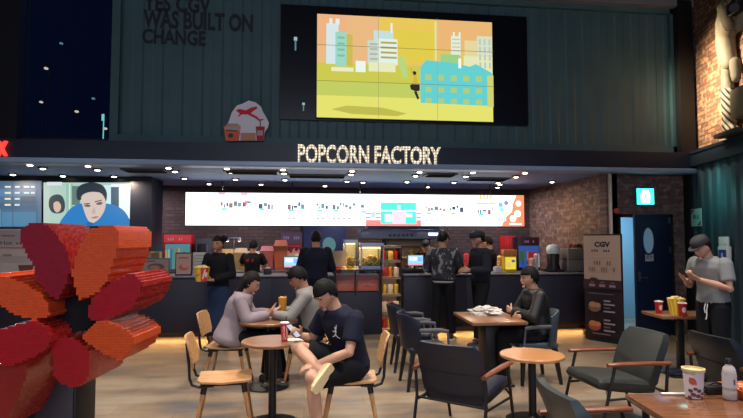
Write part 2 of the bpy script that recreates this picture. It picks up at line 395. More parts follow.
# left partition that carries the screens, and dark column
YL = 10.3; lx = X_(131, YL)
struct(MB().box(((FX0 + lx) / 2, YL + .06, ZC / 2), (lx - FX0, .12, ZC)).build('wall_left', mat('screen_wall', (14, 18, 28), .5)))
cx0, cx1 = X_(131, YL), X_(152, YL)
struct(MB().box(((cx0 + cx1) / 2, YL + .3, ZC / 2), (cx1 - cx0, .8, ZC)).build('trim_11', NAVYP))
# downlights and ceiling cassettes
DL = [(30, 164.5), (43, 168), (13, 174), (63, 175.5), (88, 165.5), (97.5, 169.5), (114, 176), (168.5, 167.5), (175, 171), (184.5, 178), (227, 168), (230.5, 172), (235.5, 179),
      (209, 183.5), (261, 184), (283, 169), (284, 173), (285, 179.5), (352, 170.5), (351, 174), (347, 181), (325, 185.5), (363, 182), (419.5, 171.5), (415.5, 175.5), (407, 181.5), (427.5, 186.5),
      (473, 172), (466, 176), (454, 182), (498, 182.5), (497.5, 187), (525, 172.5), (516, 176.5), (500, 184), (552, 181.5)]
BULB = glow('downlight_bulb', (255, 236, 206), 9.0)
dl0 = None; DLP = []
for px, py in DL:
    p = onZ(px, py, ZC); p.y = min(max(p.y, YF + .3), YB - .25); DLP.append(p)
    if dl0 is None:
        dl0 = thing('downlight', 'small round warm downlight glowing in the dark shop ceiling', 'light', (p.x, p.y, ZC), 0, 'downlights in the shop ceiling')
        MB().lathe([(.045, .012), (.075, .012), (.075, -.008), (.05, -.012)]).build('trim_ring', BLK, dl0)
        MB().ell((0, 0, -.004), (.046, .046, .024)).build('bulb', BULB, dl0)
    else: dup(dl0, (p.x, p.y, ZC), 0)
for px, py, wd, lab in ((252, 172, .9, 'dark ceiling vent over the popcorn pickup side of the counter'), (317, 176, 1.05, 'wide dark ceiling vent over the middle of the menu board'), (440, 175, .55, 'short dark ceiling vent above the register'), (487, 179, .8, 'dark ceiling vent nearest the brick side wall'), (146, 170.5, .7, 'dark ceiling vent above the column beside the screens')):
    p = onZ(px, py, ZC); t = thing('ceiling_vent', lab, 'vent', (p.x, p.y, ZC), 0, 'air vents in the shop ceiling')
    MB().box((0, 0, 0), (wd, .36, .03), bev=.006).build('frame', GREYM, t)
    sl = MB()
    for k in range(5): sl.box((0, -.13 + k * .065, -.018), (wd - .08, .035, .012), Mat.Rotation(.4, 3, 'X'))
    sl.build('louvre', BLK, t)
# ================================================================== SIGNS AND SCREENS
# letters over the counter
def letters(name, txt, px0, py0, px1, py1, Y, m, label, cat, ext=.04, bold=.02, smallgap=0):
    a = onY(px0, py1, Y); b = onY(px1, py0, Y); vs, fs, asp = text_geo(txt, bold)
    t = thing(name, label, cat, (a.x, Y, a.z), 0); W, Hh = b.x - a.x, b.z - a.z
    # split into letters by islands of x
    n = len(vs); par = list(range(n))
    def fd(i):
        while par[i] != i: par[i] = par[par[i]]; i = par[i]
        return i
    for f_ in fs:
        for j in f_[1:]: par[fd(j)] = fd(f_[0])
    isl = {}
    for f_ in fs: isl.setdefault(fd(f_[0]), []).append(f_)
    for root, ff in sorted(isl.items(), key=lambda kv: min(vs[i][0] for f_ in kv[1] for i in f_)):
        bm = bmesh.new(); mp = {}
        for f_ in ff:
            for i in f_:
                if i not in mp: mp[i] = bm.verts.new((vs[i][0] * W, 0, vs[i][1] * Hh))
        for f_ in ff:
            try: bm.faces.new([mp[i] for i in f_])
            except ValueError: pass
        r = bmesh.ops.extrude_face_region(bm, geom=bm.faces[:])
        bmesh.ops.translate(bm, vec=(0, -ext, 0), verts=[v for v in r['geom'] if isinstance(v, bmesh.types.BMVert)])
        q = MB(); q.bm.free(); q.bm = bm; q.build('letter', m, t, smooth=None)
    return t
def bulb_letter_mat():
    m = glow('bulb_letters', (255, 238, 208), 1.0); N, L = nt(m); b = N['Principled BSDF']
    tc = N.new('ShaderNodeTexCoord'); vo = N.new('ShaderNodeTexVoronoi'); vo.inputs['Scale'].default_value = 22; vo.inputs['Randomness'].default_value = .15
    L.new(tc.outputs['Object'], vo.inputs['Vector']); r = N.new('ShaderNodeMapRange'); r.inputs['From Min'].default_value = .15; r.inputs['From Max'].default_value = .55
    r.inputs['To Min'].default_value = 1.5; r.inputs['To Max'].default_value = .35
    L.new(vo.outputs['Distance'], r.inputs['Value']); L.new(r.outputs['Result'], b.inputs['Emission Strength']); return m
letters('shop_sign', 'POPCORN FACTORY', 298, 147.5, 440, 163, YF - .012, bulb_letter_mat(), 'cream bulb-lit POPCORN FACTORY lettering on the navy fascia', 'sign', .05, .018)
letters('neon_sign', 'X', -2.5, 141.5, 8.5, 156, YF - .012, glow('red_neon', (255, 50, 40), 2.2), 'red glowing neon letter X at the edge of the fascia', 'sign', .05, .05)
DKLET = mat('dark_lettering', (24, 30, 38), .6)
t = thing('wall_lettering', 'large dark three-line slogan painted high on the green container wall', 'lettering', (0, YU + .027, 0))
def wall_text(txt, px0, py0, px1, py1, par, mm, Y, skew=0):
    a = onY(px0, py1, Y); b = onY(px1, py0, Y); q = Pic(); q.text(txt, a.x, a.z, b.x, b.z, (30, 34, 44), .035)
    return q.build('line', mm, par)
PRN = attr_mat('painted_letters', rough=.6)
wall_text('YES CGV', 143, -2.5, 211, 10.5, t, PRN, YU + .027); wall_text('WAS BUILT ON', 143, 14.5, 253, 27.5, t, PRN, YU + .027); wall_text('CHANGE', 142, 31, 206, 43.5, t, PRN, YU + .027)
# video wall
vx0, vx1, vz0, vz1 = X_(316, YU - .1), X_(494.5, YU - .1), Z_(119.5, YU - .1, 400), Z_(18, YU - .1, 400)
VW, VH = vx1 - vx0, vz1 - vz0
t = thing('video_wall', 'large lit video wall of nine screens showing an orange sky and a teal house', 'screen', (vx0, YU - .1, vz0))
MB().box((VW / 2, .03, VH / 2), (VW + .03, .06, VH + .03), bev=.005).build('housing', BLK, t)
q = Pic(.0006); sx, sz = VW / 178.5, VH / 101.5
def vr(x0, y0, x1, y1, c): q.rect((x0 - 316) * sx, (119.5 - y1) * sz, (x1 - 316) * sx, (119.5 - y0) * sz, c)
def vp(pts, c): q.poly([((x - 316) * sx, (119.5 - y) * sz) for x, y in pts], c)
vr(316, 18, 494.5, 119.5, (222, 186, 96)); vr(316, 18, 380, 66, (226, 178, 124)); vr(316, 18, 345, 50, (228, 172, 126)); vp([(378, 18), (440, 18), (430, 62), (376, 66)], (224, 192, 82)); vr(436, 18, 494, 48, (226, 176, 112)); vr(380, 30, 436, 62, (218, 196, 70))
vr(316, 66, 494.5, 86, (196, 194, 72)); vr(316, 84, 494.5, 102, (186, 198, 92)); vr(316, 98, 494.5, 119.5, (220, 218, 104))
for x0, y0, x1, y1, c in ((325, 27, 337, 67, (206, 222, 224)), (328, 22, 331, 28, (220, 228, 228)), (334, 22, 338, 28, (220, 228, 228)), (334, 35, 345, 69, (150, 206, 186)), (345, 37, 351, 68, (196, 180, 74)), (354, 63, 364, 74, (226, 236, 232)),
        (330, 70, 352, 74, (228, 226, 190)), (366, 42, 377, 66, (196, 208, 198)), (372, 32, 392, 44, (190, 214, 214)), (376, 40, 396, 66, (218, 232, 224)), (367, 64, 394, 73, (222, 226, 180)), (389, 24, 391, 34, (224, 232, 230)), (451, 34, 461, 54, (218, 226, 204)), (453, 30, 455, 36, (222, 230, 210)), (459, 30, 461, 36, (222, 230, 210)),
        (465, 38, 480, 54, (222, 206, 150)), (478, 33, 494, 70, (206, 216, 190)), (464, 54, 494, 72, (220, 224, 178)), (440, 53, 460, 62, (150, 200, 130)), (434, 20, 437, 64, (222, 214, 150))): vr(x0, y0, x1, y1, c)
for k in range(4):
    vr(379, 43 + k * 5, 395, 45 + k * 5, (170, 160, 84)); vr(368, 45 + k * 5, 376, 47 + k * 5, (168, 178, 160)); vr(336, 40 + k * 6, 343, 42 + k * 6, (120, 180, 160)); vr(452, 37 + k * 4, 460, 38 + k * 4, (178, 184, 160))
    for j in range(3): vr(480 + j * 5, 36 + k * 8, 482 + j * 5, 42 + k * 8, (184, 192, 176))
vp([(419, 67), (425, 60), (455, 62), (470, 65), (476, 62), (492, 70), (494, 73), (494, 104), (419, 103)], (96, 200, 200)); vr(488, 73, 494.5, 105, (200, 200, 110)); vr(458, 57, 461, 67, (236, 240, 226))
for j in range(5):
    for y0, y1 in ((74.5, 80), (87, 92), (98, 103)): vr(424 + j * 13, y0, 430 + j * 13, y1, (170, 196, 118))
vp([(396, 60), (400, 56), (404, 62), (406, 78), (402, 80), (398, 70)], (176, 206, 120))
vp([(330, 112), (345, 108), (380, 109), (405, 114), (395, 117), (350, 116)], (184, 180, 74))
q.circ((412.5 - 316) * sx, (119.5 - 73.8) * sz, 2.2 * sx, 2.0 * sz, (44, 34, 24)); vp([(408, 86), (412, 84), (418, 85), (418, 91), (414, 92), (409, 90)], (40, 34, 28)); vp([(412, 92), (415, 92), (417.5, 99), (415.5, 100)], (44, 36, 28)); vp([(412, 76), (415, 76), (416, 85), (411, 85)], (206, 170, 60))
vp([(408, 70), (409.5, 69), (412, 76), (411, 77)], (206, 170, 60))
for y in (49.5, 84.5): q.rect(0, (119.5 - y) * sz - .004, VW, (119.5 - y) * sz + .004, (120, 116, 60))
for x in (376.5, 436): q.rect((x - 316) * sx - .003, 0, (x - 316) * sx + .003, VH, (150, 146, 84))
q.build('picture', SCREEN, t, loc=(0, -.004, 0))
# small lit fixtures reflected band at its side
for px, py, w_, h_, lab in ((295.5, 44, .05, .2, 'tall blue-white lamp in the black panel beside the video wall'), (303.5, 107, .04, .12, 'low blue-white lamp in the black panel beside the video wall')):
    p = onY(px, py, YU - .064); t2 = thing('panel_lamp', lab, 'light', tuple(p), 0)
    MB().box((0, .0, 0), (w_ * .5, .03, h_), bev=.004).build('stem', glow('panel_lamp_glow', (120, 160, 176), .5), t2); MB().box((0, -.01, h_ * .4), (w_, .04, h_ * .25), bev=.004).build('head', glow('panel_lamp_head', (160, 196, 206), .8), t2)
# popcorn cut-out on the ledge
t = thing('cutout_sign', 'printed cutout of fluffy white popcorn with red ribbon, bucket and drink on fascia', 'sign', (0, YF + .1, 0))
def PXY(Y): return lambda px, py: ((lambda p: (p.x, p.z))(onY(px, py, Y)))
g = PXY(YF + .1); blob = [(226, 141), (225, 130), (229, 122), (232, 113), (237, 106), (243, 104), (249, 101), (256, 103), (261, 107), (263, 112), (266, 117), (269, 123), (268, 128), (265, 132), (264, 141)]
MB().prism([g(*p) for p in blob], .03, Mat.Rotation(pi / 2, 4, 'X')).build('backing', mat('cutout_white', (244, 242, 246), .6), t)
q = Pic(); qd = lambda pts, c: q.poly([g(*p) for p in pts], c)
qd([(225, 127), (228, 124), (238, 124), (241, 127)], (196, 170, 130)); qd([(224, 126.5), (241, 127), (239, 141.5), (226, 141.5)], (236, 110, 70)); qd([(225, 127), (240.5, 127), (240, 132), (225.5, 131)], (196, 178, 164)); q.circ(*g(231, 136), .04, .035, (60, 60, 84)); qd([(226, 130), (238, 131), (238, 132), (226, 131)], (60, 50, 60))
qd([(236, 111), (240, 109.5), (246, 111), (252, 108), (257, 107), (257.5, 109), (253, 112), (251, 114), (257, 117), (261, 121), (260, 122), (255, 118.5), (248, 115), (242, 115), (238, 118), (240, 114)], (220, 36, 44))
qd([(256, 127), (265, 127), (264, 141), (257, 141)], (176, 38, 48)); qd([(257.5, 131), (263, 131), (263, 136), (257.5, 136)], (206, 170, 176)); qd([(260, 127), (260, 120), (263.5, 119.5), (263.5, 120.5), (261, 121), (261, 127)], (60, 60, 84)); qd([(241, 133.5), (256, 133.5), (256, 141), (241, 141)], (208, 150, 110)); q.circ(*g(248, 121), .05, .03, (244, 242, 246))
q.build('print', PRINT, t, loc=(0, -.033, 0))
# menu board
YM = 10.75; mx0, mx1, mz0, mz1 = X_(185, YM), X_(523, YM), Z_(225.7, YM, 354), Z_(194, YM, 354)
t = thing('menu_board', 'long bright white backlit menu board hanging over the popcorn counter', 'menu board', (mx0, YM, mz0)); MW, MH = mx1 - mx0, mz1 - mz0
MB().box((MW / 2, .05, MH / 2), (MW + .04, .1, MH + .03), bev=.006).build('housing', BLK, t)
for k in range(5): MB().tube([(MW * (k + .5) / 5, .05, MH), (MW * (k + .5) / 5, .05, ZC - mz0 + .01)], .012).build('hanger', BLK, t)
q = Pic(.0006); kx, kz = MW / 338, MH / 31.7
def mr(x0, y0, x1, y1, c): q.rect((x0 - 185) * kx, (225.7 - y1) * kz, (x1 - 185) * kx, (225.7 - y0) * kz, c)
WHT = (246, 250, 255); mr(185, 194, 523, 225.7, WHT)
GR = [(84, 92, 104), (120, 84, 84), (76, 120, 124), (50, 60, 80)]
mr(215.5, 194.3, 222, 196, (226, 110, 130)); mr(236.5, 194.3, 243.5, 196, (226, 110, 130))
rnd = random.Random(3)
for x0, x1, y in ((218, 243, 204), (254, 267, 204), (282, 296, 205), (310, 322, 205), (326, 346, 205), (354, 358, 206), (420, 440, 207), (445, 460, 207), (474, 490, 208)):
    x = x0
    while x < x1:
        w_ = rnd.uniform(1.2, 4); c = rnd.choice(GR); dy = rnd.uniform(-1.5, 2.5)
        mr(x, y + dy - 1, x + w_, y + dy + rnd.uniform(1.2, 4), c); x += w_ + rnd.uniform(.4, 1.4)
    if x1 - x0 > 8:
        for k in range(int((x1 - x0) / 5)): mr(x0 + k * 5, y + 13, x0 + k * 5 + 3, y + 14.2, (130, 120, 128))
    mr(x0 + 1, y + 5, x0 + 6, y + 7, (90, 176, 190)); mr(x0 + 2, y + 9.4, x1 - 1, y + 10.1, (176, 170, 178))
mr(241, 202, 243, 206.5, (206, 84, 96)); mr(322, 213, 342, 214, (186, 190, 196))
mr(374, 202.5, 410, 224, (60, 196, 172)); mr(374, 210, 410, 211.4, (206, 244, 236)); mr(378, 214, 386, 222, (200, 236, 228)); mr(386, 211, 399, 223.5, (200, 170, 190)); mr(399, 213, 406, 217, (206, 236, 230)); mr(391, 205, 394, 209, (180, 230, 220)); mr(359, 220, 374, 224.8, (240, 110, 104)); mr(359, 224, 415, 225.7, (236, 96, 92)); mr(410, 220, 415, 224.8, (240, 110, 104))
for y in (212.6, 216.6): mr(359, y, 364, y + 1.8, (238, 120, 116)); mr(369, y, 374, y + 1.8, (238, 120, 116)); mr(410, y, 415, y + 1.8, (238, 120, 116))
mr(364, 212, 369, 218, (150, 170, 186)); mr(360, 198, 372, 199, (170, 190, 196)); mr(380, 198, 394, 199.4, (150, 170, 176))
for k in range(4): mr(476 + k * 3.6, 194.4, 478 + k * 3.6, 199, (226, 160, 96))
mr(472, 202, 493, 203.4, (150, 150, 156)); mr(440, 216, 449, 217, (230, 130, 130))
q.poly([((x - 185) * kx, (225.7 - y) * kz) for x, y in ((515, 194), (523, 194), (523, 225.7), (499, 225.7), (502, 218), (510, 211), (511, 203))], (244, 110, 76))
for x, y, r, c in ((498, 204, 2.6, (90, 150, 190)), (504, 202, 2.4, (90, 110, 160)), (499, 209, 2.6, (120, 190, 206)), (503, 213, 3, (206, 210, 150)), (516, 213, 3.6, WHT), (511, 218, 3.4, WHT), (517, 202.5, 3, (250, 226, 216)), (496, 219, 1.4, (206, 150, 170)), (502, 219, 2, (150, 190, 210))): q.circ((x - 185) * kx, (225.7 - y) * kz, r * kx, r * kz, c)
mr(507, 222.6, 520, 224.4, (255, 226, 216))
q.build('lightbox', MENU, t, loc=(0, -.004, 0))
# screens at the left
t = thing('schedule_screen', 'blue lit screen listing showtimes on the dark wall over the flower', 'screen', (0, YL - .04, 0)); g = PXY(YL - .04)
a = g(-8, 227); b = g(41.5, 181); MB().box(((a[0] + b[0]) / 2, .03, (a[1] + b[1]) / 2), (b[0] - a[0] + .04, .05, b[1] - a[1] + .04)).build('bezel', BLK, t)
q = Pic(.0006); qr = lambda x0, y0, x1, y1, c: q.poly([g(x0, y0), g(x1, y0), g(x1, y1), g(x0, y1)], c)
qr(-8, 181, 41.5, 227, (64, 100, 130)); qr(38, 181, 41.5, 227, (78, 110, 140)); qr(-8, 189, 36, 196.5, (74, 122, 158)); qr(-8, 203, 36, 209, (52, 92, 124)); qr(2, 212, 36, 226, (70, 122, 156)); qr(12.6, 181, 13.2, 227, (40, 66, 90)); qr(21, 196, 36, 203, (44, 80, 108)); qr(0, 209, 1, 227, (90, 130, 160))
for y in (186, 192, 198, 204):
    qr(5, y, 11, y + 1.8, (222, 224, 190)); qr(15, y, 20, y + 1.8, (206, 222, 230))
    if y < 195: qr(24, y, 29.5, y + 1.8, (206, 220, 230)); qr(31, y, 35, y + 1.8, (206, 220, 230))
q.build('picture', SCREEN, t, loc=(0, -.0, 0))
t = thing('film_screen', 'lit screen showing a dark-haired man in a blue shirt leaning forward', 'screen', (0, YL - .04, 0))
a = g(43.5, 226.5); b = g(131, 182); MB().box(((a[0] + b[0]) / 2, .03, (a[1] + b[1]) / 2), (b[0] - a[0] + .02, .05, b[1] - a[1] + .1)).build('bezel', BLK, t)
q = Pic(.0006)
qr(43.5, 182.5, 131, 226, (168, 196, 186)); qr(43.5, 182.5, 50, 226, (176, 200, 190)); qr(66, 184, 73, 226, (140, 186, 176)); qr(69, 184, 70.5, 215, (206, 220, 190)); qr(72, 186, 80, 205, (90, 120, 116)); qr(104, 185, 131, 226, (196, 226, 230)); qr(111, 187, 119, 210, (40, 84, 110)); qr(119, 184, 131, 226, (226, 240, 240)); qr(47, 182, 62, 185.5, (210, 216, 224)); qr(111, 184, 126, 187, (228, 236, 244))
vq = lambda pts, c: q.poly([g(*p) for p in pts], c)
def vsm(pts, c, n=6):
    """closed Catmull-Rom outline"""
    out = []; L_ = len(pts)
    for i in range(L_):
        p0, p1, p2, p3 = (Vec(pts[(i + k) % L_]) for k in (-1, 0, 1, 2))
        for k in range(n):
            u = k / n; out.append(tuple(.5 * (2 * p1 + (p2 - p0) * u + (2 * p0 - 5 * p1 + 4 * p2 - p3) * u * u + (3 * p1 - p0 - 3 * p2 + p3) * u ** 3)))
    vq(out, c)
vsm([(49, 206), (50, 198), (56, 194.5), (62, 196), (65, 203), (64, 211), (58, 213.5), (52, 212)], (40, 62, 70)); vsm([(54, 203), (58, 201.5), (61, 205), (60.5, 210), (57, 212.5), (54, 209)], (206, 176, 160))
vsm([(61, 227), (66, 214), (76, 205), (90, 203), (110, 204), (122, 209), (129, 218), (131, 227), (96, 226)], (26, 118, 186)); vsm([(78, 200), (77, 190), (82, 184.5), (92, 182.5), (102, 185), (107, 193), (105, 203), (97, 196), (86, 198)], (36, 48, 60))
vsm([(82, 203), (82, 196), (88, 192.5), (96, 192), (102, 194), (106, 202), (104, 212), (98, 220), (92, 223), (87, 218)], (206, 188, 180)); vsm([(84, 206), (88, 204.5), (91, 206), (88, 207)], (110, 84, 80)); vsm([(96, 204), (100, 202), (103, 203), (100, 205)], (110, 84, 80)); vq([(84, 203.6), (90, 203), (90, 204), (84, 204.6)], (60, 50, 54)); vq([(95, 201.5), (102, 199.6), (102, 200.6), (95, 202.5)], (60, 50, 54)); vsm([(91, 218), (95, 216.6), (99, 216.5), (96, 218.4)], (166, 116, 116)); vsm([(92, 213.4), (94, 207), (96, 213)], (190, 166, 158)); vsm([(86, 224), (90, 222), (94, 224), (90, 226)], (22, 96, 160))
q.build('picture', SCREEN, t)
# exit sign
p = onY(645, 196.5, YD - .06); t = thing('exit_sign', 'small bright green-white exit sign above the blue door', 'sign', tuple(p))
MB().box((0, 0.02, 0), (.33, .06, .29), bev=.008).build('housing', mat('exit_housing', (60, 150, 140), .4), t)
q = Pic(); q.rect(-.155, -.135, .155, .135, (46, 214, 186)); q.poly([(-.075, -.11), (.075, -.11), (.085, .02), (.05, .11), (-.05, .11), (-.085, .02)], (235, 255, 250)); q.circ(.01, .06, .022, .022, (60, 200, 170)); q.poly([(-.03, .03), (.03, .04), (.02, -.02), (.05, -.08), (.03, -.085), (0, -.03), (-.04, -.07), (-.055, -.06), (-.02, -.01)], (60, 200, 170))
q.build('face', attr_mat('exit_face', 5), t, loc=(0, -.012, 0))
p = onY(616, 211, YD - .02); tag(MB().lathe([(.05, 0), (.05, .03), (.02, .04)]).build('fire_alarm', mat('alarm_red', (190, 70, 50), .4), loc=tuple(p)), 'small orange-red alarm at the corner of the blue doorway', 'alarm').rotation_euler = (pi / 2, 0, 0)
# notices on the teal wall
def on_right(px, py, off=.05):
    s, z = onR(px, py); p = RW(s, z, off); return (p.x, p.y, p.z)
t = thing('wall_notice', 'pale notice with a dark corner pinned on the teal corrugated wall', 'notice', on_right(699.5, 217.5), ang_r)
MB().box((0, 0, 0), (.36, .008, .29)).build('board', WHITE, t); q = Pic(); q.rect(-.175, -.138, .175, .138, (170, 202, 196)); q.poly([(-.17, .13), (-.04, .13), (-.17, .05)], (130, 60, 60)); q.rect(-.09, -.02, .0, .05, (90, 130, 126)); q.rect(.03, -.03, .11, .04, (110, 150, 146)); q.poly([(.17, -.13), (.04, -.13), (.17, -.05)], (90, 120, 120)); q.build('print', PRINT, t, loc=(0, -.006, 0))
t = thing('wall_switch', 'square white switch plate on the teal wall above the blue device', 'switch', on_right(727.5, 242), ang_r)
MB().box((0, 0, 0), (.26, .03, .16), bev=.006).build('plate', WHITE, t); MB().box((0, -.018, 0), (.12, .012, .08), bev=.003).build('rocker', WHITE, t)
t = thing('wall_dispenser', 'white and blue device on the teal wall under the switch', 'dispenser', on_right(729, 256, .06), ang_r)
MB().box((0, 0, 0), (.28, .06, .29), bev=.01).build('body', WHITE, t); MB().box((0, -.032, .0), (.21, .01, .19), bev=.004).build('blue_front', mat('device_blue', (36, 60, 160), .35), t); Pic().rect(-.03, -.04, .03, .05, (190, 200, 230)).rect(-.045, -.08, .045, -.065, (190, 200, 230)).build('print', PRINT, t, loc=(0, -.039, 0))
# relief figure on the warm brick
t = thing('wall_sculpture', 'tan relief figure of a person holding a dark camera on the warm brick wall', 'sculpture', tuple(RA), ang_r)
SCULP = mat('relief_tan', (128, 118, 96), .7, var=.12, scale=14, bump=.2)
def rp(px, py, off=.06):
    A = RA + Vec((-RD.y, RD.x, 0)) * off; n = Vec((RD.y, -RD.x, 0)); r = ray(px, py); p = EYE + r * ((A - EYE).dot(n) / r.dot(n)); return Vec(((A - p).dot(RD), -off, p.z))
def relief(name, segs, m, vox=.025, par=t):
    mb = MB()
    for pts, rr in segs: mb.limb([rp(*p) for p in pts], rr, 12)
    return remeshed(mb, name, vox, 3, m, par)
relief('coat', [([(728, 3), (725, 22), (726, 48), (729, 64)], [.11, .13, .13, .11]), ([(731, 6), (728, 30)], [.13, .14]), ([(721, 20), (721, 44), (724, 60)], [.07, .08, .08])], SCULP)
relief('sleeve', [([(723, 8, .14), (729, 26, .2), (739, 27, .22), (742, 14, .22)], [.09, .075, .07, .06])], SCULP)
relief('head', [([(736, 0, .16), (737, -8, .16)], [.12, .13])], SCULP)
MB().box(rp(735, 8, .32), (.2, .14, .17), bev=.02).tube([rp(735, 8, .32), rp(734, 8, .5)], .06, 14).box(rp(737, 1, .32), (.12, .1, .1), bev=.01).build('camera', BLK, t)
relief('trousers', [([(728, 64), (727, 78), (728, 92)], [.09, .085, .085]), ([(735, 62), (736, 78)], [.08, .07])], SCULP)
def stripes():
    m = mat('striped_stone', (150, 134, 104), .7); N, L = nt(m); b = N['Principled BSDF']; tc = N.new('ShaderNodeTexCoord'); wv = N.new('ShaderNodeTexWave'); wv.bands_direction = 'DIAGONAL'
    wv.inputs['Scale'].default_value = 6; wv.inputs['Distortion'].default_value = 1.2; rp_ = N.new('ShaderNodeValToRGB'); rp_.color_ramp.elements[0].color = lin((40, 38, 36)); rp_.color_ramp.elements[1].color = lin((176, 166, 140)); rp_.color_ramp.elements[0].position = .3; rp_.color_ramp.elements[1].position = .55
    L.new(tc.outputs['Object'], wv.inputs['Vector']); L.new(wv.outputs['Fac'], rp_.inputs['Fac']); L.new(rp_.outputs['Color'], b.inputs['Base Color']); return m
relief('striped_boot', [([(728, 92), (730, 112), (729, 128), (736, 131)], [.1, .11, .1, .07])], stripes())
MB().box(rp(744, 102, .14), (.34, .22, .42), bev=.04).build('stone_block', SCULP, t)
MB().box(rp(735, 133, .12), (.6, .3, .06), bev=.01).build('plinth', mat('plinth_dark', (60, 56, 50), .8), t)
def words(q, x0, z0, x1, z1, col, n, seed=1):
    rr = random.Random(seed); w = (x1 - x0) / n
    for k in range(n):
        if k and rr.random() < .16: continue
        q.rect(x0 + k * w, z0, x0 + k * w + w * rr.uniform(.5, .8), z1 - (z1 - z0) * rr.choice((0, 0, .3)), col)
# ================================================================== COUNTER
ZT = 1.03
CTOP = mat('counter_top', (120, 122, 134), .3); CFRONT = mat('counter_front', (40, 42, 58), .5, var=.12, scale=2)
LED = glow('warm_led', (255, 196, 120), 5.0)
def counter(x0, x1, label, dep=.68):
    t = thing('service_counter', label, 'counter', ((x0 + x1) / 2, YC, 0), 0, 'navy service counters'); w = x1 - x0
    MB().box((0, dep / 2, .54), (w - .004, dep, .9), bev=.004).build('body', CFRONT, t)
    n = max(1, round(w / 1.1)); mb = MB()
    for k in range(n): mb.box((-w / 2 + w * (k + .5) / n, -.006, .55), (w / n - .02, .012, .84), bev=.003)
    mb.build('front_panel', CFRONT, t)
    MB().box((0, dep / 2 - .01, ZT - .02), (w, dep + .06, .025), bev=.005).build('worktop', CTOP, t)
    MB().box((0, dep / 2 + .08, .045), (w - .02, dep - .2, .09)).build('kick_plate', BLK, t)
    MB().box((0, .1, .084), (w - .04, .03, .01)).build('light_strip', LED, t)
    return t
cA0, cA1, cB1, cC0, cC1 = -6.9, X_(334, YC), X_(381, YC), X_(403.5, YC), X_(584, YC)
counter(cA0, cA1, 'long navy counter in front of the standing woman with the popcorn bucket')
counter(cC0, cC1, 'navy counter where the customer in the patterned jacket is being served')
# display counter with glass top
t = thing('display_counter', 'display counter with glass top, salmon drawers and dark lower panel', 'counter', ((cA1 + cB1) / 2, YC, 0)); w = cB1 - cA1
MB().box((0, .34, .36), (w - .004, .66, .72), bev=.004).build('body', CFRONT, t)
MB().box((0, .34, .87), (w - .06, .5, .28)).build('carcass', mat('salmon_panel', (196, 110, 92), .5), t)
for sx in (-1, 1):
    dwr = MB().box((sx * (w - .1) / 4, .075, .83), ((w - .1) / 2 - .02, .03, .19), bev=.006).build('drawer', mat('salmon_drawer', (206, 116, 96), .45, var=.15, scale=8), t)
    MB().tube([(sx * (w - .1) / 4 - .05, .055, .83), (sx * (w - .1) / 4 + .05, .055, .83)], .008).build('drawer_handle', STEEL, dwr)
MB().box((0, .34, ZT + .06), (w - .02, .64, .015)).box((0, .02, ZT - .03), (w - .02, .012, .16)).build('glass_top', GLASS, t)
MB().box((0, .34, ZT - .005), (w - .08, .5, .02)).build('tray', STEEL, t)
MB().box((-w / 2 + .02, 0, .87), (.03, .03, .4)).box((w / 2 - .02, 0, .87), (.03, .03, .4)).box((-.04, .01, .87), (.025, .03, .4)).box((0, .01, ZT + .06), (w, .03, .02)).build('metal_frame', BLK, t)
for k in range(7):
    tag(MB().box((0, 0, .04), (.1, .14, .08), bev=.01).lathe([(.04, .08), (.045, .11), (.0, .115)]).build('snack_box', [mat('snack_red', (190, 60, 50), .5), CREAM, YEL, WHITE][k % 4], loc=(cA1 + .09 + k * (w - .18) / 6, YC + .3, ZT + .006)),
        ['red', 'cream', 'yellow', 'white', 'red', 'cream', 'yellow'][k] + ' snack box under the counter glass, ' + ['first', 'second', 'third', 'fourth', 'fifth', 'sixth', 'seventh'][k] + ' from the front counter seam', 'snack box', 'snacks under the counter glass')
# open shelf unit
sx0, sx1 = cB1 + .01, cC0 - .01; t = thing('snack_shelf', 'open lit shelf unit of snacks between the display counter and register', 'shelf', ((sx0 + sx1) / 2, YC + .35, 0)); w = sx1 - sx0
SHB = mat('shelf_beige', (200, 178, 150), .6)
MB().box((-w / 2 + .01, 0, .75), (.02, .5, 1.5)).box((w / 2 - .01, 0, .75), (.02, .5, 1.5)).build('side_panel', BLK, t)
MB().box((0, .24, .75), (w - .04, .02, 1.5)).build('back_panel', SHB, t)
for z in (.06, .36, .66, .96, 1.25, 1.5):
    s_ = MB().box((0, 0, z), (w - .04, .48, .02)).build('shelf', SHB, t)
    if z > .1: MB().box((0, -.236, z - .012), (w - .04, .008, .03)).build('shelf_lip', SHB, s_); MB().box((0, -.2, z - .014), (w - .08, .02, .008)).build('shelf_lamp', glow('shelf_strip', (255, 214, 165), 12), s_)
cols = [('red', (200, 40, 36)), ('orange', (224, 130, 50)), ('cream', (222, 208, 176)), ('grey', (130, 136, 150)), ('yellow', (230, 200, 80)), ('brown', (120, 80, 56))]
for r_, z in enumerate((.07, .37, .67, .97, 1.26)):
    for k in range(3):
        cn, cc = cols[(r_ * 2 + k * 3 + (k == 1)) % 6] if r_ < 3 else cols[(0, 1, 2, 0, 4, 0)[(r_ - 3) * 3 + k]]
        b = MB()
        if (r_ + k) % 2: b.box((0, 0, .08), (.09, .1, .16), bev=.008)
        else: b.lathe([(.035, 0), (.04, .1), (.042, .15), (.03, .16), (.0, .165)])
        tag(b.build('snack_pack', mat('pack_' + cn, cc, .4), loc=((sx0 + sx1) / 2 - w / 2 + .08 + k * (w - .16) / 2, YC + .25, z)),
            cn + ' snack pack on the ' + ['floor-level', 'second lowest', 'middle', 'second highest', 'top'][r_] + ' tier of the shelf unit, ' + ['beside the display counter', 'in the middle', 'beside the register'][k], 'snack pack', 'packs on the snack shelf')
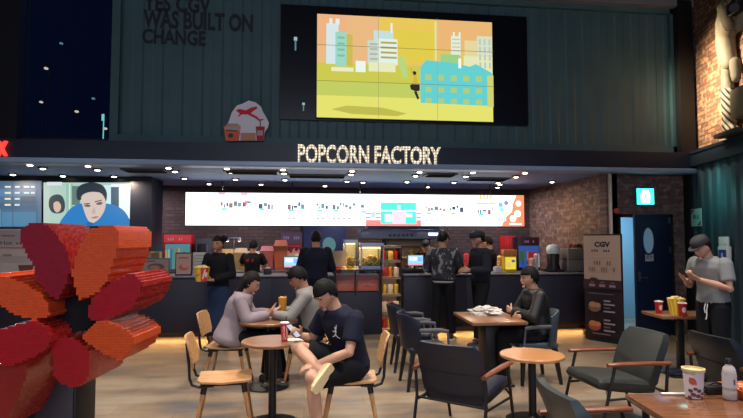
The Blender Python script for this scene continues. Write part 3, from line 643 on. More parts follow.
# popcorn warmers
def warmer(px0, px1, py0, lab, Y):
    x0, x1 = X_(px0, Y), X_(px1, Y); z1 = Z_(py0, Y, 371); zb = ZT + .075 if Y < YC + .6 else 1.0; w = x1 - x0; h = z1 - zb; d = .4
    t = thing('popcorn_warmer', lab, 'popcorn machine', ((x0 + x1) / 2, Y + d / 2, zb)); fr = MB()
    for a in (-1, 1):
        for b in (-1, 1): fr.box((a * (w / 2 - .012), b * (d / 2 - .012), h / 2), (.022, .022, h))
    fr.box((0, 0, .03), (w, d, .06)).box((0, 0, h - .03), (w, d, .07)).build('metal_frame', STEEL, t)
    MB().box((0, -d / 2 + .004, h / 2), (w - .04, .005, h - .12)).build('glass_pane', GLASS, t)
    MB().box((0, d / 2 - .01, h / 2), (w - .03, .01, h - .1)).build('back_panel', glow('warmer_backglow', (232, 190, 120), .55), t)  # back panel itself glows to imitate the lit interior
    MB().box((0, 0, h - .075), (w - .1, .12, .02)).build('heat_lamp', glow('heat_lamp', (255, 206, 120), 60), t)
    pc = MB(); rr = random.Random(int(px0))
    for k in range(150):
        x = rr.uniform(-w / 2 + .04, w / 2 - .04); y = rr.uniform(-d / 2 + .04, d / 2 - .05); z = .07 + rr.random() * h * .36 * (1 - .5 * abs(x) / (w / 2))
        pc.ell((x, y, z), rr.uniform(.022, .035), u=6, v=4)
    tag(pc.build('popcorn', mat('popcorn', (240, 206, 120), .8), t), None, None, kind='stuff')
    return t
warmer(361, 384, 243.5, 'glass popcorn warmer glowing yellow on the display counter', YC + .12)
warmer(344.5, 358, 240, 'tall narrow glowing popcorn warmer behind the display counter, by the dark door', YC + 1.35)
# back shelf with lit goods
bk0, bk1 = X_(385, 11.2), X_(428, 11.2); t = thing('back_shelf', 'warm lit shelf behind the register under the grey hood', 'shelf', ((bk0 + bk1) / 2, 11.3, 0)); w = bk1 - bk0
for z in (.5, .95, 1.25, 1.5): MB().box((0, 0, z), (w, .4, .025)).build('shelf', SHB, t)
MB().box((0, .2, .85), (w, .02, 1.7)).build('back_panel', mat('lit_cream', (232, 206, 160), .6), t); MB().box((-w / 2, 0, .85), (.03, .4, 1.7)).box((w / 2, 0, .85), (.03, .4, 1.7)).build('side_panel', BLK, t)
MB().box((0, -.1, 1.69), (w - .1, .06, .02)).build('lamp', glow('shelf_lamp', (255, 214, 150), 60), t)
for k in range(8):
    cn, cc = cols[(k * 2 + k // 3) % 6]; z = 1.263 if k < 4 else .963
    tag(MB().lathe([(.05, 0), (.06, .14), (.055, .15), (.0, .15)]).build('paper_tub', mat('tub_' + cn, cc, .5), loc=(bk0 + .12 + (k % 4) * (w - .24) / 3, 11.22, z)), cn + ' tub on the ' + ('upper' if k < 4 else 'lower') + ' lit shelf behind the register, ' + ['first', 'second', 'third', 'last'][k % 4] + ' from the popcorn warmer', 'tub', 'tubs on the back shelf')
h0, h1 = X_(360, 11), X_(446, 11); t = thing('extractor_hood', 'grey blue extractor hood with a white lamp over the back shelf', 'hood', ((h0 + h1) / 2, 11.2, Z_(240, 11, 400) + .12))
MB().box((0, 0, .0), (h1 - h0, .7, .2), bev=.02).box((0, 0, .17), (h1 - h0 - .3, .5, .16), bev=.02).build('canopy', mat('hood_grey', (84, 96, 122), .4, .3), t)
MB().box((X_(432.5, 11) - (h0 + h1) / 2, -.36, .0), (.24, .03, .05), bev=.005).build('lamp', glow('hood_lamp', (235, 240, 255), 3), t)
for k in range(6): MB().ell((-.3 + k * .09, -.36, -.02), .022, u=8, v=6).build('knob', BLK, t)
# dark back door
bx0, bx1 = X_(303.5, YB - .02), X_(346, YB - .02); d2 = thing('door_2', None, None, ((bx0 + bx1) / 2, YB - .03, 0)); struct(d2)
MB().box((0, 0, 1.05), (bx1 - bx0, .06, 2.1), bev=.005).build('leaf', mat('back_door_blue', (24, 36, 74), .5), d2)
p = onY(328.5, 245, YB - .07); MB().prism([(.16 * cos(a * pi / 14) * (1 if cos(a * pi / 14) > 0 else .8), .17 * sin(a * pi / 14)) for a in range(28)], .01, Mat.Translation((p.x - (bx0 + bx1) / 2, -.03, p.z)) @ Mat.Rotation(pi / 2, 4, 'X')).build('porthole', glow('porthole', (110, 180, 190), .35), d2)
MB().box(((bx1 - bx0) / 2 - .1, -.05, 1.02), (.03, .04, .14)).build('handle', STEEL, d2)
# back counter along the wall
for x0, x1, lab in ((-6.5, X_(300, 11.3), 'low back counter under the brick wall behind the long navy counter'), (X_(447, 11.3), 5.0, 'low back counter behind the register end')):
    t = thing('back_counter', lab, 'counter', ((x0 + x1) / 2, 11.55, 0)); w = x1 - x0
    MB().box((0, 0, .47), (w, .6, .94)).build('body', CFRONT, t); MB().box((0, -.01, .97), (w + .01, .64, .04), bev=.005).build('worktop', STEEL, t)
# drinks fridge etc on the back counter
def on_back(px, Y=11.35): return X_(px, Y)
x0, x1 = X_(163, 11.3), X_(191, 11.3); zt_ = Z_(234.5, 11.3, 180); t = thing('drinks_cooler', 'small red-topped drinks cooler glowing with bottles on the back counter', 'cooler', ((x0 + x1) / 2, 11.5, .99)); w, h = x1 - x0, zt_ - .99
MB().box((0, .05, h / 2), (w, .36, h), bev=.01).build('body', mat('cooler_red', (190, 36, 44), .35), t)
MB().box((0, -.14, h - .09), (w - .02, .02, .15), bev=.004).build('header', glow('cooler_header', (206, 50, 60), .7), t)
q = Pic(); rr = random.Random(5); q.rect(-w / 2 + .03, .03, w / 2 - .03, h - .19, (120, 200, 215))
for k in range(9): q.rect(-w / 2 + .04 + k * (w - .1) / 9, .03 + (k % 2) * .01, -w / 2 + .04 + (k + .62) * (w - .1) / 9, .03 + (h - .24) * rr.uniform(.6, .9), [(230, 230, 120), (226, 240, 240), (70, 150, 190), (120, 200, 140), (230, 150, 90)][k % 5])
q.build('lit_shelf', POSTER, t, loc=(0, -.136, 0))
q = Pic(); words(q, -w * .35, h - .12, w * .2, h - .07, (236, 190, 196), 7); q.build('header_text', PRINT, t, loc=(0, -.152, 0))
x0, x1 = X_(196, 11.3), X_(210, 11.3); t = thing('microwave', 'grey microwave with dark window behind the standing woman', 'microwave', ((x0 + x1) / 2, 11.5, .99)); h = Z_(239, 11.3, 203) - .99
MB().box((0, 0, h / 2), (x1 - x0, .36, h), bev=.01).build('body', GREYM, t); MB().box((-.03, -.182, h / 2), ((x1 - x0) * .62, .01, h * .7), bev=.003).build('window', BLK, t); MB().tube([((x1 - x0) * .34, -.2, h * .2), ((x1 - x0) * .34, -.2, h * .8)], .008).build('handle', STEEL, t)
# popcorn bins / packs by the wall
bins = [(228, 252, 'yellow popcorn bin behind the standing woman', (226, 180, 90)), (241.5, 251, 'pale popcorn bin beside the staff member with red lettering', (222, 190, 130)), (267.5, 249, 'pink and white bag on the back counter', (222, 120, 120)), (281, 243, 'orange bag standing tallest on the back counter', (226, 120, 80)), (254, 254, 'white carton on the back counter next to the pink bag', (226, 200, 190)), (295, 256, 'pale carton beside the register monitor', (214, 190, 170))]
for px, py, lab, cc in bins:
    Y = 11.35; x = X_(px, Y); z1 = Z_(py - 3, Y, px); h = z1 - .992
    t = tag(MB().rings([[(a * .11, b * .1, 0) for a, b in ((-1, -1), (1, -1), (1, 1), (-1, 1))], [(a * .14, b * .12, h * .8) for a, b in ((-1, -1), (1, -1), (1, 1), (-1, 1))], [(a * .11, b * .03, h) for a, b in ((-1, -1), (1, -1), (1, 1), (-1, 1))]]).ell((0, -.02, h * .8), (.1, .09, .06), u=10, v=6).build('snack_bag', mat('bag', [v * .8 for v in cc], .6, var=.25, scale=16), loc=(x, Y, .992)), lab, 'bag', 'bags on the back counter')
for px, Y, hh, cc, nm, lab in ((208, 11.35, .2, (206, 60, 60), 'red', 'red paper cup stack beside the microwave'), (236, 11.3, .3, (236, 214, 150), 'cream', 'cream cup stack between the popcorn bins'), (262, 11.3, .26, (226, 226, 226), 'white', 'white cup stack next to the staff member with red lettering'),
        (452, 11.3, .28, (220, 224, 230), 'white', 'white cup stack behind the patterned jacket customer'), (466, 11.3, .34, (206, 50, 56), 'red', 'red cup stack seen between the two standing customers'), (474, 11.35, .24, (226, 226, 230), 'white', 'white cup stack behind the flat cap'), (499, 11.3, .3, (226, 170, 80), 'amber', 'amber cup stack between the staff member and the red fridge')):
    mb = MB(); n_ = int(hh / .025); mb.lathe([(.045, 0)] + [(.045 + .01 * (k % 2) + .0006 * k, .012 + k * .025) for k in range(n_)] + [(0, .012 + n_ * .025)])
    tag(mb.build('paper_cups', mat('stacked_cups_' + nm, cc, .5), loc=(X_(px, Y), Y, .992)), lab, 'cups', 'cup stacks on the back counter')
px = 234; t = thing('heat_lamp', 'two-armed warm lamp lighting the popcorn bins', 'lamp', (X_(px, 11.5), 11.5, .992)); MB().tube([(0, 0, 0), (0, 0, .62), (0, -.1, .66)], .012).box((0, -.1, .66), (.3, .03, .03), bev=.004).lathe([(.07, 0), (.07, .012), (.012, .02)]).build('stand', STEEL, t)
for s_ in (-1, 1): MB().lathe([(.03, .0), (.05, -.06), (.046, -.06), (.02, -.005)], (s_ * .12, -.1, .65)).build('lamp_shade', STEEL, t); MB().ell((s_ * .12, -.1, .61), .03).build('bulb', glow('bulb_warm', (255, 220, 160), 9), t)
for px, lab, cc in ((497, 'white napkin holder on the counter beside the yellow display box', (214, 214, 216)), (434, 'small dark card reader beside the patterned jacket', (30, 30, 36)), (268, 'dark card tray on the counter by the grey shirted man', (34, 34, 40))):
    t = thing('counter_holder', lab, 'holder', (X_(px, YC + .2), YC + .2, ZT)); MB().box((0, 0, .05), (.13, .11, .1), bev=.008).build('body', mat('holder_body', cc, .4), t); MB().box((0, -.012, .1), (.08, .05, .03), bev=.004).build('insert', WHITE, t)
# wall posters
p0, p1 = onY(281, 259, YB - .02), onY(302.5, 232.5, YB - .02); t = thing('wall_poster', 'reddish wall poster with white lettering beside the dark back door', 'poster', (p0.x, YB - .03, p0.z)); W, Hh = p1.x - p0.x, p1.z - p0.z
MB().box((W / 2, .01, Hh / 2), (W, .02, Hh)).build('board', BLK, t)
q = Pic(); q.rect(0, 0, W, Hh, (110, 44, 54)); q.rect(0, Hh * .62, W, Hh, (84, 66, 92)); words(q, W * .1, Hh * .74, W * .9, Hh * .86, (150, 130, 150), 8); q.circ(W * .25, Hh * .2, W * .16, Hh * .18, (226, 140, 100)); q.circ(W * .7, Hh * .22, W * .2, Hh * .2, (222, 130, 110)); q.rect(W * .1, Hh * .46, W * .9, Hh * .5, (190, 50, 60)); q.circ(W * .3, Hh * .36, W * .08, Hh * .06, (40, 30, 36)); q.circ(W * .72, Hh * .36, W * .08, Hh * .06, (40, 30, 36))
q.build('print', PRINT, t, loc=(0, -.002, 0))
# registers
def monitor(px0, py0, px1, py1, Y, lab, rz=0):
    a, b = onY(px0, py1, Y), onY(px1, py0, Y); W, Hh = b.x - a.x, b.z - a.z
    t = thing('register_monitor', lab, 'monitor', ((a.x + b.x) / 2, Y, ZT + .002), rz); zc = (a.z + b.z) / 2 - ZT
    MB().box((0, .02, zc), (W + .03, .035, Hh + .03), bev=.006).build('bezel', BLK, t)
    MB().box((0, .08, .01), (.2, .16, .02), bev=.004).tube([(0, .1, .01), (0, .06, zc)], .02).build('stand', BLK, t)
    q = Pic(); q.rect(-W / 2, zc - Hh / 2, W / 2, zc + Hh / 2, (150, 190, 226)); q.rect(-W / 2, zc - Hh * .5, W / 2, zc - Hh * .3, (206, 150, 170)); q.rect(-W * .4, zc, W * .1, zc + Hh * .35, (226, 240, 250)); q.rect(W * .15, zc - .02, W * .42, zc + Hh * .3, (110, 170, 220)); q.rect(-W * .4, zc - Hh * .2, W * .2, zc - Hh * .08, (120, 206, 226))
    q.build('display', attr_mat('monitor_glow', 1.3), t)
monitor(284, 257, 299, 267.5, YC + .3, 'lit register monitor beside the customer in the dark sweater')
monitor(408, 255.5, 423, 265.5, YC + .25, 'lit register monitor in front of the masked cashier')
t = thing('register_box', 'black cash register body under the lit monitor by the patterned jacket', 'cash register', (X_(411, YC + .25), YC + .27, ZT + .002)); MB().box((0, .1, .035), (.5, .26, .07), bev=.008).build('body', BLK, t); MB().box((-.02, -.035, .035), (.36, .012, .045), bev=.003).build('cash_drawer', DKBLK, t)
t = thing('menu_card', 'small beige counter sign standing behind the dark sweater customer', 'sign', (X_(339, YC + .4), YC + .4, ZT + .08)); MB().box((0, 0, .14), (.28, .02, .34), Mat.Rotation(-.1, 3, 'X'), bev=.004).build('card', mat('card_beige', (176, 160, 140), .6), t); MB().box((0, .04, -.02), (.2, .14, .02)).build('foot', BLK, t)
# posters in front of the counter, at the left
def stand_poster(px0, py0, px1, py1, Y, base, lab, art, frame=GREYM):
    a, b = onY(px0, py1, Y), onY(px1, py0, Y); W, Hh = b.x - a.x, b.z - a.z
    t = thing('poster_stand', lab, 'poster', (a.x, Y, a.z)); MB().box((W / 2, .015, Hh / 2), (W, .03, Hh), bev=.004).build('frame', frame, t)
    if a.z > base + .02: MB().box((W / 2, .05, (base - a.z) / 2), (W * .6, .06, a.z - base)).build('foot', BLK, t)
    else: MB().box((W / 2, .09, .012), (W * .6, .14, .02)).build('foot', BLK, t)
    q = Pic(); art(q, W, Hh); q.build('print', PRINT, t, loc=(0, -.003, 0))
def art_brown(q, W, Hh): q.rect(.02, .02, W - .02, Hh - .02, (150, 136, 126)); q.circ(W * .55, Hh * .5, W * .28, Hh * .2, (104, 80, 74)); q.circ(W * .5, Hh * .46, W * .18, Hh * .13, (166, 120, 100)); q.rect(.06, Hh * .8, W * .5, Hh * .86, (110, 96, 90))
def art_pink(q, W, Hh): q.rect(.015, .02, W - .015, Hh - .02, (196, 160, 150)); q.circ(W * .5, Hh * .35, W * .3, Hh * .14, (186, 106, 96)); q.circ(W * .6, Hh * .42, W * .2, Hh * .1, (216, 150, 130)); q.rect(W * .2, Hh * .74, W * .8, Hh * .8, (150, 110, 110))
def art_white(q, W, Hh): q.rect(.01, .01, W - .01, Hh - .01, (206, 206, 200)); [q.rect(W * .15, Hh * (.85 - k * .12), W * (.8 - .1 * (k % 2)), Hh * (.88 - k * .12), (150, 150, 156)) for k in range(5)]
stand_poster(139, 258, 170, 276, YC + .12, ZT, 'grey framed brown poster on the counter beside the flower petals', art_brown)
stand_poster(175, 252.5, 192, 275.5, YC + .12, ZT, 'pinkish food poster on the counter between grey poster and white sheet', art_pink, BLK)
stand_poster(192.5, 252.5, 206, 276, YC + .2, ZT, 'white printed sheet on the counter beside the standing woman', art_white, WHITE)
def art_hotel(q, W, Hh):
    q.rect(.02, .02, W - .02, Hh - .02, (206, 190, 180)); q.text('Hot', W * .4, Hh * .66, W * .6, Hh * .74, (90, 70, 70), .01); words(q, W * .66, Hh * .67, W * .95, Hh * .71, (110, 90, 90), 5); q.rect(W * .36, Hh * .58, W * .95, Hh * .61, (196, 120, 124)); q.rect(W * .42, Hh * .84, W * .64, Hh * .87, (190, 110, 116)); q.rect(W * .72, Hh * .85, W * .92, Hh * .87, (190, 160, 160)); q.poly([(W * .74, .05), (W * .94, .05), (W * .97, .17), (W * .71, .17)], (130, 70, 60)); q.rect(W * .45, Hh * .42, W * .6, Hh * .46, (150, 140, 136))
    for k in range(3): q.rect(W * .4, Hh * (.3 + k * .05), W * .9, Hh * (.31 + k * .05), (176, 160, 156))
stand_poster(-25, 229, 37, 276, YC + .12, ZT, 'large pale menu panel on the counter behind the orange flower petal', art_hotel, WHITE)
x = X_(155, YC + .55)
for k, (dx, dz_, lab) in enumerate(((-.06, 0, 'brown cardboard carton at the bottom of the stack behind grey poster'), (-.04, .19, 'brown cardboard carton on top of the stack behind grey poster'))):
    t = thing('cardboard_box', lab, 'box', (x + dx, YC + .5, ZT + dz_), .06 * k, 'cartons on the counter'); MB().box((0, 0, .095), (.3, .26, .188), bev=.004).build('carton', mat('cardboard', (156, 130, 98), .8, var=.08), t); MB().box((0, -.131, .1), (.05, .004, .18)).box((0, 0, .189), (.05, .26, .003)).build('tape', mat('tape', (186, 166, 130), .4), t)
# right end of the counter
x0, x1 = X_(507, 11.2), X_(517, 11.2); t = thing('drinks_fridge', 'bright red narrow fridge at the back by the brick side wall', 'fridge', ((x0 + x1) / 2, 11.5, .99)); h = Z_(236, 11.2, 512) - .99
MB().box((0, 0, h / 2), (x1 - x0, .4, h), bev=.015).build('body', mat('fridge_red', (206, 40, 40), .35), t); MB().box((.02, -.21, h * .5), ((x1 - x0) * .7, .02, h * .8), bev=.006).build('door', mat('fridge_door', (214, 60, 54), .35), t); MB().tube([(.08, -.235, h * .3), (.08, -.235, h * .7)], .008).build('handle', WHITE, t)
x0, x1 = X_(518, 10.6), X_(540, 10.6); zb = Z_(262, 10.6, 529); zt_ = Z_(237, 10.6, 529); t = thing('drink_dispenser', 'dark drink dispenser with blue panel and red and green labels', 'dispenser', ((x0 + x1) / 2, 10.75, ZT - .04)); w, h = x1 - x0, zt_ - ZT + .04
MB().box((0, .02, h / 2), (w, .3, h), bev=.02).build('body', mat('dispenser_dark', (40, 22, 40), .35), t)
q = Pic(); q.rect(-w / 2 + .02, .06, w / 2 - .02, h - .18, (60, 120, 226)); q.rect(-.02, .06, w * .4, h * .55, (206, 30, 44)); q.rect(-w * .42, h * .3, -w * .2, h * .58, (60, 130, 70)); q.rect(-w * .1, h * .1, -w * .03, h * .56, (226, 140, 120)); q.rect(w * .42, .06, w * .47, h * .5, (230, 230, 235)); words(q, -w * .2, h - .12, w * .25, h - .07, (190, 110, 150), 6)
q.build('lit_panel', POSTER, t, loc=(0, -.134, 0))
for k in range(4): MB().tube([(-w * .3 + k * w * .2, -.16, .12), (-w * .3 + k * w * .2, -.16, .2)], .012).build('tap', STEEL, t)
MB().box((0, .03, -.5 + .48), (w + .1, .4, .04)).build('tray', BLK, t)
t = thing('side_counter', 'dark low counter under the drink dispenser', 'counter', (X_(530, 10.7), 10.75, 0)); MB().box((0, 0, .46), (.9, .5, .92)).build('body', CFRONT, t); MB().box((0, 0, .945), (.94, .54, .05), bev=.005).build('worktop', BLK, t)
x = X_(508, YC + .35); t = thing('display_box', 'yellow lit display box with orange popcorn top on the counter', 'display box', (x, YC + .32, ZT + .0)); h0_ = Z_(267, YC + .3, 508) - ZT
MB().box((0, 0, .16), (.23, .16, .26), bev=.006).box((0, 0, .015), (.2, .14, .03)).build('box', YEL, t); MB().box((0, 0, .35), (.25, .18, .11), bev=.012).build('cap', mat('cap_orange', (206, 128, 70), .6, var=.3, scale=30, bump=.4), t)
q = Pic(); q.rect(-.1, .05, .1, .27, (250, 226, 70)); q.circ(.05, .2, .035, .025, (70, 90, 150)); q.circ(-.04, .13, .05, .05, (240, 206, 110)); q.build('lit_front', attr_mat('display_front', .8), t, loc=(0, -.083, 0))
for px, lab in ((531.5, 'pale tube of stacked paper cups beside the drink dispenser'), (536, 'second, taller pale tube of stacked cups nearest the black mixer')):
    t = thing('cup_dispenser', lab, 'cup stack', (X_(px, YC + .4), YC + .42, ZT), 0, 'stacked cups on the counter'); mb = MB(); hh = .22 if px < 533 else .3
    mb.lathe([(.035, 0)] + [(.035 + .012 * (k % 2), .02 + k * hh / 12) for k in range(13)] + [(.0, .03 + hh)]); mb.build('cups', mat('paper_cup', (206, 190, 184), .6), t); MB().lathe([(.05, 0), (.05, .02), (.04, .02)]).build('base', BLK, t)
t = thing('coffee_grinder', 'black machine with rounded white lid near the counter end', 'machine', (X_(553, YC + .35), YC + .36, ZT)); 
MB().lathe([(.12, 0), (.13, .05), (.10, .15), (.12, .3), (.10, .34)]).box((0, 0, .02), (.3, .3, .04), bev=.01).build('body', BLK, t); MB().lathe([(.11, .33), (.125, .38), (.12, .44), (.08, .49), (.0, .505)]).build('lid', mat('lid_white', (206, 222, 226), .3), t)
t = thing('storage_box', 'two-tone grey storage box at the counter end beside the standee', 'box', (X_(573, YC + .3), YC + .32, ZT)); w = X_(583, YC + .3) - X_(565, YC + .3); h = Z_(248, YC + .3, 573) - ZT
MB().box((0, 0, h * .26), (w, .34, h * .5), bev=.012).box((0, 0, h * .75), (w * .98, .33, h * .47), bev=.012).build('box', mat('box_grey', (112, 108, 106), .6), t); MB().box((0, 0, h * .51), (w + .004, .344, .02)).build('seam', mat('seam_grey', (84, 80, 80), .6), t); 
for k, (dx, cc, nm) in enumerate(((-.06, (120, 70, 60), 'brown'), (.03, (160, 80, 60), 'rust'), (.11, (30, 26, 30), 'black'))): tag(MB().lathe([(.035, 0), (.04, .06), (.03, .075), (0, .08)]).build('jar', mat('jar_' + nm, cc, .4), loc=(X_(573, YC + .3) + dx, YC + .3, ZT + h + .004)), nm + ' lidded jar on top of the grey storage box', 'jar', 'jars on the storage box')
# standee
pL, pR = gnd(583.5, 8.95), gnd(621, 8.45); v = pR - pL; an = math.atan2(v.y, v.x); W = v.length; Hs = 1.72
t = thing('standee', 'tall dark promotional standee with beige head panel by the doorway', 'standee', tuple(pL), an)
MB().box((W / 2, .02, Hs / 2), (W, .04, Hs - .01), bev=.004).build('board', mat('standee_dark', (36, 26, 38), .5), t); MB().box((W / 2, .12, .02), (W * .8, .3, .04)).build('foot', BLK, t)
q = Pic(.0012); z0 = Hs * .57
q.rect(.0, z0, W * .98, Hs - .03, (176, 150, 136)); q.text('CGV', W * .3, Hs * .875, W * .72, Hs * .925, (30, 24, 30), .06); words(q, W * .22, Hs * .83, W * .8, Hs * .85, (70, 56, 60), 9); words(q, W * .28, z0 + .24, W * .76, z0 + .3, (134, 104, 100), 7); words(q, W * .16, z0 + .14, W * .86, z0 + .2, (134, 98, 94), 11); q.rect(W * .15, z0 + .34, W * .85, z0 + .344, (140, 116, 110))
q.poly([(.1, z0), (.14, z0 + .035), (.22, z0 + .03), (.26, z0)], (60, 44, 50))
q.rect(0, z0 - .14, W, z0 - .01, (52, 28, 40))
for k in range(3): q.rect(W * (.16 + k * .27), z0 - .11, W * (.32 + k * .27), z0 - .07, (150, 120, 124)); q.rect(W * (.2 + k * .27), z0 - .05, W * (.3 + k * .27), z0 - .03, (110, 84, 92))
q.rect(W * .15, z0 - .225, W * .8, z0 - .215, (110, 100, 112))
for zc, c1, c2 in ((z0 - .42, (170, 130, 96), (120, 90, 76)), (z0 - .72, (196, 120, 76), (150, 76, 52))):
    q.circ(W * .3, zc - .02, W * .17, .075, c2); q.circ(W * .26, zc + .02, W * .11, .045, c1); q.circ(W * .38, zc + .015, W * .09, .04, c1)
    for k in range(4): q.rect(W * .55, zc + .08 - k * .055, W * (.72 + .12 * (k % 2)), zc + .105 - k * .055, (150, 140, 146) if k != 2 else (96, 88, 96))
q.rect(W * .25, .12, W * .72, .135, (120, 110, 124)); q.build('print', PRINT, t, loc=(0, -.003, 0))
# ================================================================== FURNITURE
def lounge_chair(label, loc, rz, vin, group='lounge armchairs with wooden arms'):
    t = thing('lounge_armchair', label, 'armchair', loc, rz, group)
    sm_ = vin
    mb = MB(); rs = []
    for x, zl, zh, wd in ((.30, .385, .42, .25), (.28, .365, .45, .262), (.1, .335, .44, .268), (-.1, .315, .42, .268), (-.24, .31, .40, .26)):
        rs.append([Vec((x, y, z)) for y, z in ((-wd, zl + .02), (-wd + .02, zl), (wd - .02, zl), (wd, zl + .02), (wd, zh - .025), (wd - .03, zh), (-wd + .03, zh), (-wd, zh - .025))])
    mb.rings(rs).build('seat', sm_, t, smooth=50)
    mb = MB(); rs = []
    for k in range(9):
        u = k / 8; z = .335 + u * .47; xb = -.21 - u * .17 + .02 * sin(u * pi); wd = .262 + .012 * sin(u * pi) - (.03 if k in (0, 8) else 0); th = .04 if 0 < k < 8 else .022
        ring = []
        for j in range(7):
            y = -wd + 2 * wd * j / 6; ring.append(Vec((xb + th - .03 * (1 - (y / wd) ** 2), y, z - (.025 * (1 - (y / wd) ** 2) if k == 0 else 0))))
        for j in range(7):
            y = wd - 2 * wd * j / 6; ring.append(Vec((xb - th - .03 * (1 - (y / wd) ** 2), y, z - .02 * (k == 0) * (1 - (y / wd) ** 2))))
        rs.append(ring)
    bk = mb.rings(rs).build('backrest', sm_, t, smooth=50)
    MB().tube([(-.315 - .0 - .03 * (1 - (y / .27) ** 2), y, .565) for y in [-.27 + .54 * j / 10 for j in range(11)]], .006, 6).build('seam', sm_, bk)
    for s_ in (-1, 1):
        y = s_ * .305
        MB().tube([(.315, y, 0), (.165, y, .565)], .0135).build('leg', BLK, t)
        MB().tube([(-.40, y, 0), (-.315, y, .34), (-.335, y, .575)], .0135).build('leg', BLK, t)
        MB().tube([(.237, y, .29), (-.315, y, .31)], .0105).tube([(.237, y, .30), (.22, y * .86, .36)], .009).tube([(-.315, y, .31), (-.24, y * .8, .36)], .009).build('side_rail', BLK, t)
        mb = MB(); rs = []
        for x, wd, zz in ((.235, .016, .577), (.22, .03, .58), (.1, .032, .583), (-.15, .03, .58), (-.36, .022, .572)):
            rs.append([Vec((x, y + wd * cos(a * pi / 6), zz + .017 * sin(a * pi / 6))) for a in range(12)])
        mb.rings(rs).build('armrest', ARMW, t, smooth=50)
    MB().tube([(-.315, -.305, .33), (-.315, .305, .33)], .01).build('cross_rail', BLK, t)
    return t
lc = lounge_chair('navy lounge armchair seen from behind beside the round oak table', tuple(gnd(465, 4.68)), cang(56), NVINYL)
SVINYL = mat('dark_slate_vinyl', (46, 56, 60), .36, var=.08, scale=6)
vm = lambda m: {'navy_vinyl': m}
dup(lc, tuple(gnd(608, 4.95)), cang(190), 'charcoal lounge armchair facing sideways between round oak table and big table', vm(GVINYL))
dup(lc, tuple(gnd(617, 3.12)), cang(4), 'slate lounge armchair cut by the bottom edge beside the big table', vm(SVINYL))
dup(lc, tuple(gnd(745, 4.85)), cang(8), 'charcoal lounge armchair seen from behind between big table and man in cap', vm(VINYL))
# oak dining chairs
def oak_chair(label, loc, rz):
    t = thing('oak_chair', label, 'chair', loc, rz, 'oak chairs at the small round tables')
    mb = MB(); rs = []
    for x, hw, dz_ in ((.225, .17, -.004), (.2, .2, 0), (.0, .215, -.008), (-.18, .195, 0), (-.215, .16, .006)):
        rs.append([Vec((x, y, z + dz_)) for y, z in ((-hw, .446), (hw, .446), (hw, .462), (hw * .5, .458), (0, .456), (-hw * .5, .458), (-hw, .462))])
    mb.rings(rs).build('seat', LOAK, t, smooth=40)
    MB().box((0, 0, .43), (.38, .34, .03), bev=.006).build('seat_frame', BLK, t)
    mb = MB(); rs = []
    for k in range(7):
        u = k / 6; z = .57 + .25 * u; xb = -.235 - .06 * u; hw = .205 - (.03 if k in (0, 6) else 0)
        ring = [Vec((xb - .035 * (1 - (y / .21) ** 2) + .009, y, z)) for y in [-hw + 2 * hw * j / 8 for j in range(9)]] + [Vec((xb - .035 * (1 - (y / .21) ** 2) - .009, y, z)) for y in [hw - 2 * hw * j / 8 for j in range(9)]]
        rs.append(ring)
    mb.rings(rs).build('backrest', LOAK, t, smooth=50)
    for s_ in (-1, 1):
        y = s_ * .165
        MB().tube([(-.08, y, .42), (-.2, y, .415), (-.255, y, .435), (-.275, y, .49), (-.282, y, .6), (-.302, y, .78)], .012).build('back_bracket', BLK, t)
        for x, sx in ((.165, 1), (-.16, -1)):
            lg = MB().tube([(x, s_ * .15, .40), (x + sx * .075, s_ * .195, 0)], [.021, .013], 12).build('leg', LEGOAK, t)
            MB().tube([(x - sx * .006, s_ * .147, .43), (x + sx * .008, s_ * .155, .355)], .0235, 12).build('leg_socket', BLK, lg)
    return t
oc = oak_chair('empty oak chair pulled up to the nearest round table', tuple(gnd(227, 4.75)), cang(12))
dup(oc, tuple(gnd(230, 6.15)), cang(2), 'oak chair carrying the woman in the lilac blouse')
dup(oc, tuple(gnd(351, 4.74)), cang(183), 'oak chair carrying the man in the dark t-shirt')
dup(oc, tuple(gnd(307, 6.3)), cang(184), 'oak chair carrying the man in the grey shirt')
# black cafe armchairs
def cafe_chair(label, loc, rz, m):
    t = thing('cafe_armchair', label, 'chair', loc, rz, 'dark cafe armchairs at the square table')
    MB().box((.01, 0, .43), (.46, .46, .07), bev=.025, seg=3).build('seat', m, t, smooth=60)
    mb = MB(); rs = []
    for z, o_, th in ((.44, 0, .018), (.46, 0, .03), (.7, .035, .028), (.8, .055, .022), (.815, .055, .008)):
        ring = []
        for k in range(15):
            a = -1.25 + 2.5 * k / 14; ring.append(Vec((-.02 - (.235 + o_ + th * .5) * cos(a) , (.265 + th * .5) * sin(a) / sin(1.25), z - .09 * max(0, abs(a) - .7) * (z > .6))))
        for k in range(15):
            a = 1.25 - 2.5 * k / 14; ring.append(Vec((-.02 - (.235 + o_ - th * .5) * cos(a), (.265 - th * .5) * sin(a) / sin(1.25), z - .09 * max(0, abs(a) - .7) * (z > .6))))
        rs.append(ring)
    mb.rings(rs).build('backrest', m, t, smooth=60)
    for s_ in (-1, 1):
        MB().tube([(-.12, s_ * .27, .655), (.1, s_ * .275, .655), (.2, s_ * .275, .64)], [.02, .024, .018], 10, .7).tube([(.19, s_ * .275, .64), (.215, s_ * .265, .4)], .013, 8).build('armrest', GREYM, t)
        for x, sx in ((.19, .03), (-.18, -.06)):
            MB().rings([[Vec((x + sx * u + a * r, s_ * (.2 + .03 * u) + b * r, .4 * (1 - u))) for a, b in ((-1, -1), (1, -1), (1, 1), (-1, 1))] for u, r in ((0, .026), (1, .015))]).build('leg', BLK, t)
    return t
cc_ = cafe_chair('dark cafe armchair facing the square table, the nearer of two side by side', tuple(gnd(424, 6.15)), cang(8), NVINYL)
dup(cc_, tuple(gnd(411, 6.95)), cang(4), 'dark cafe armchair standing just beyond its twin at the square table')
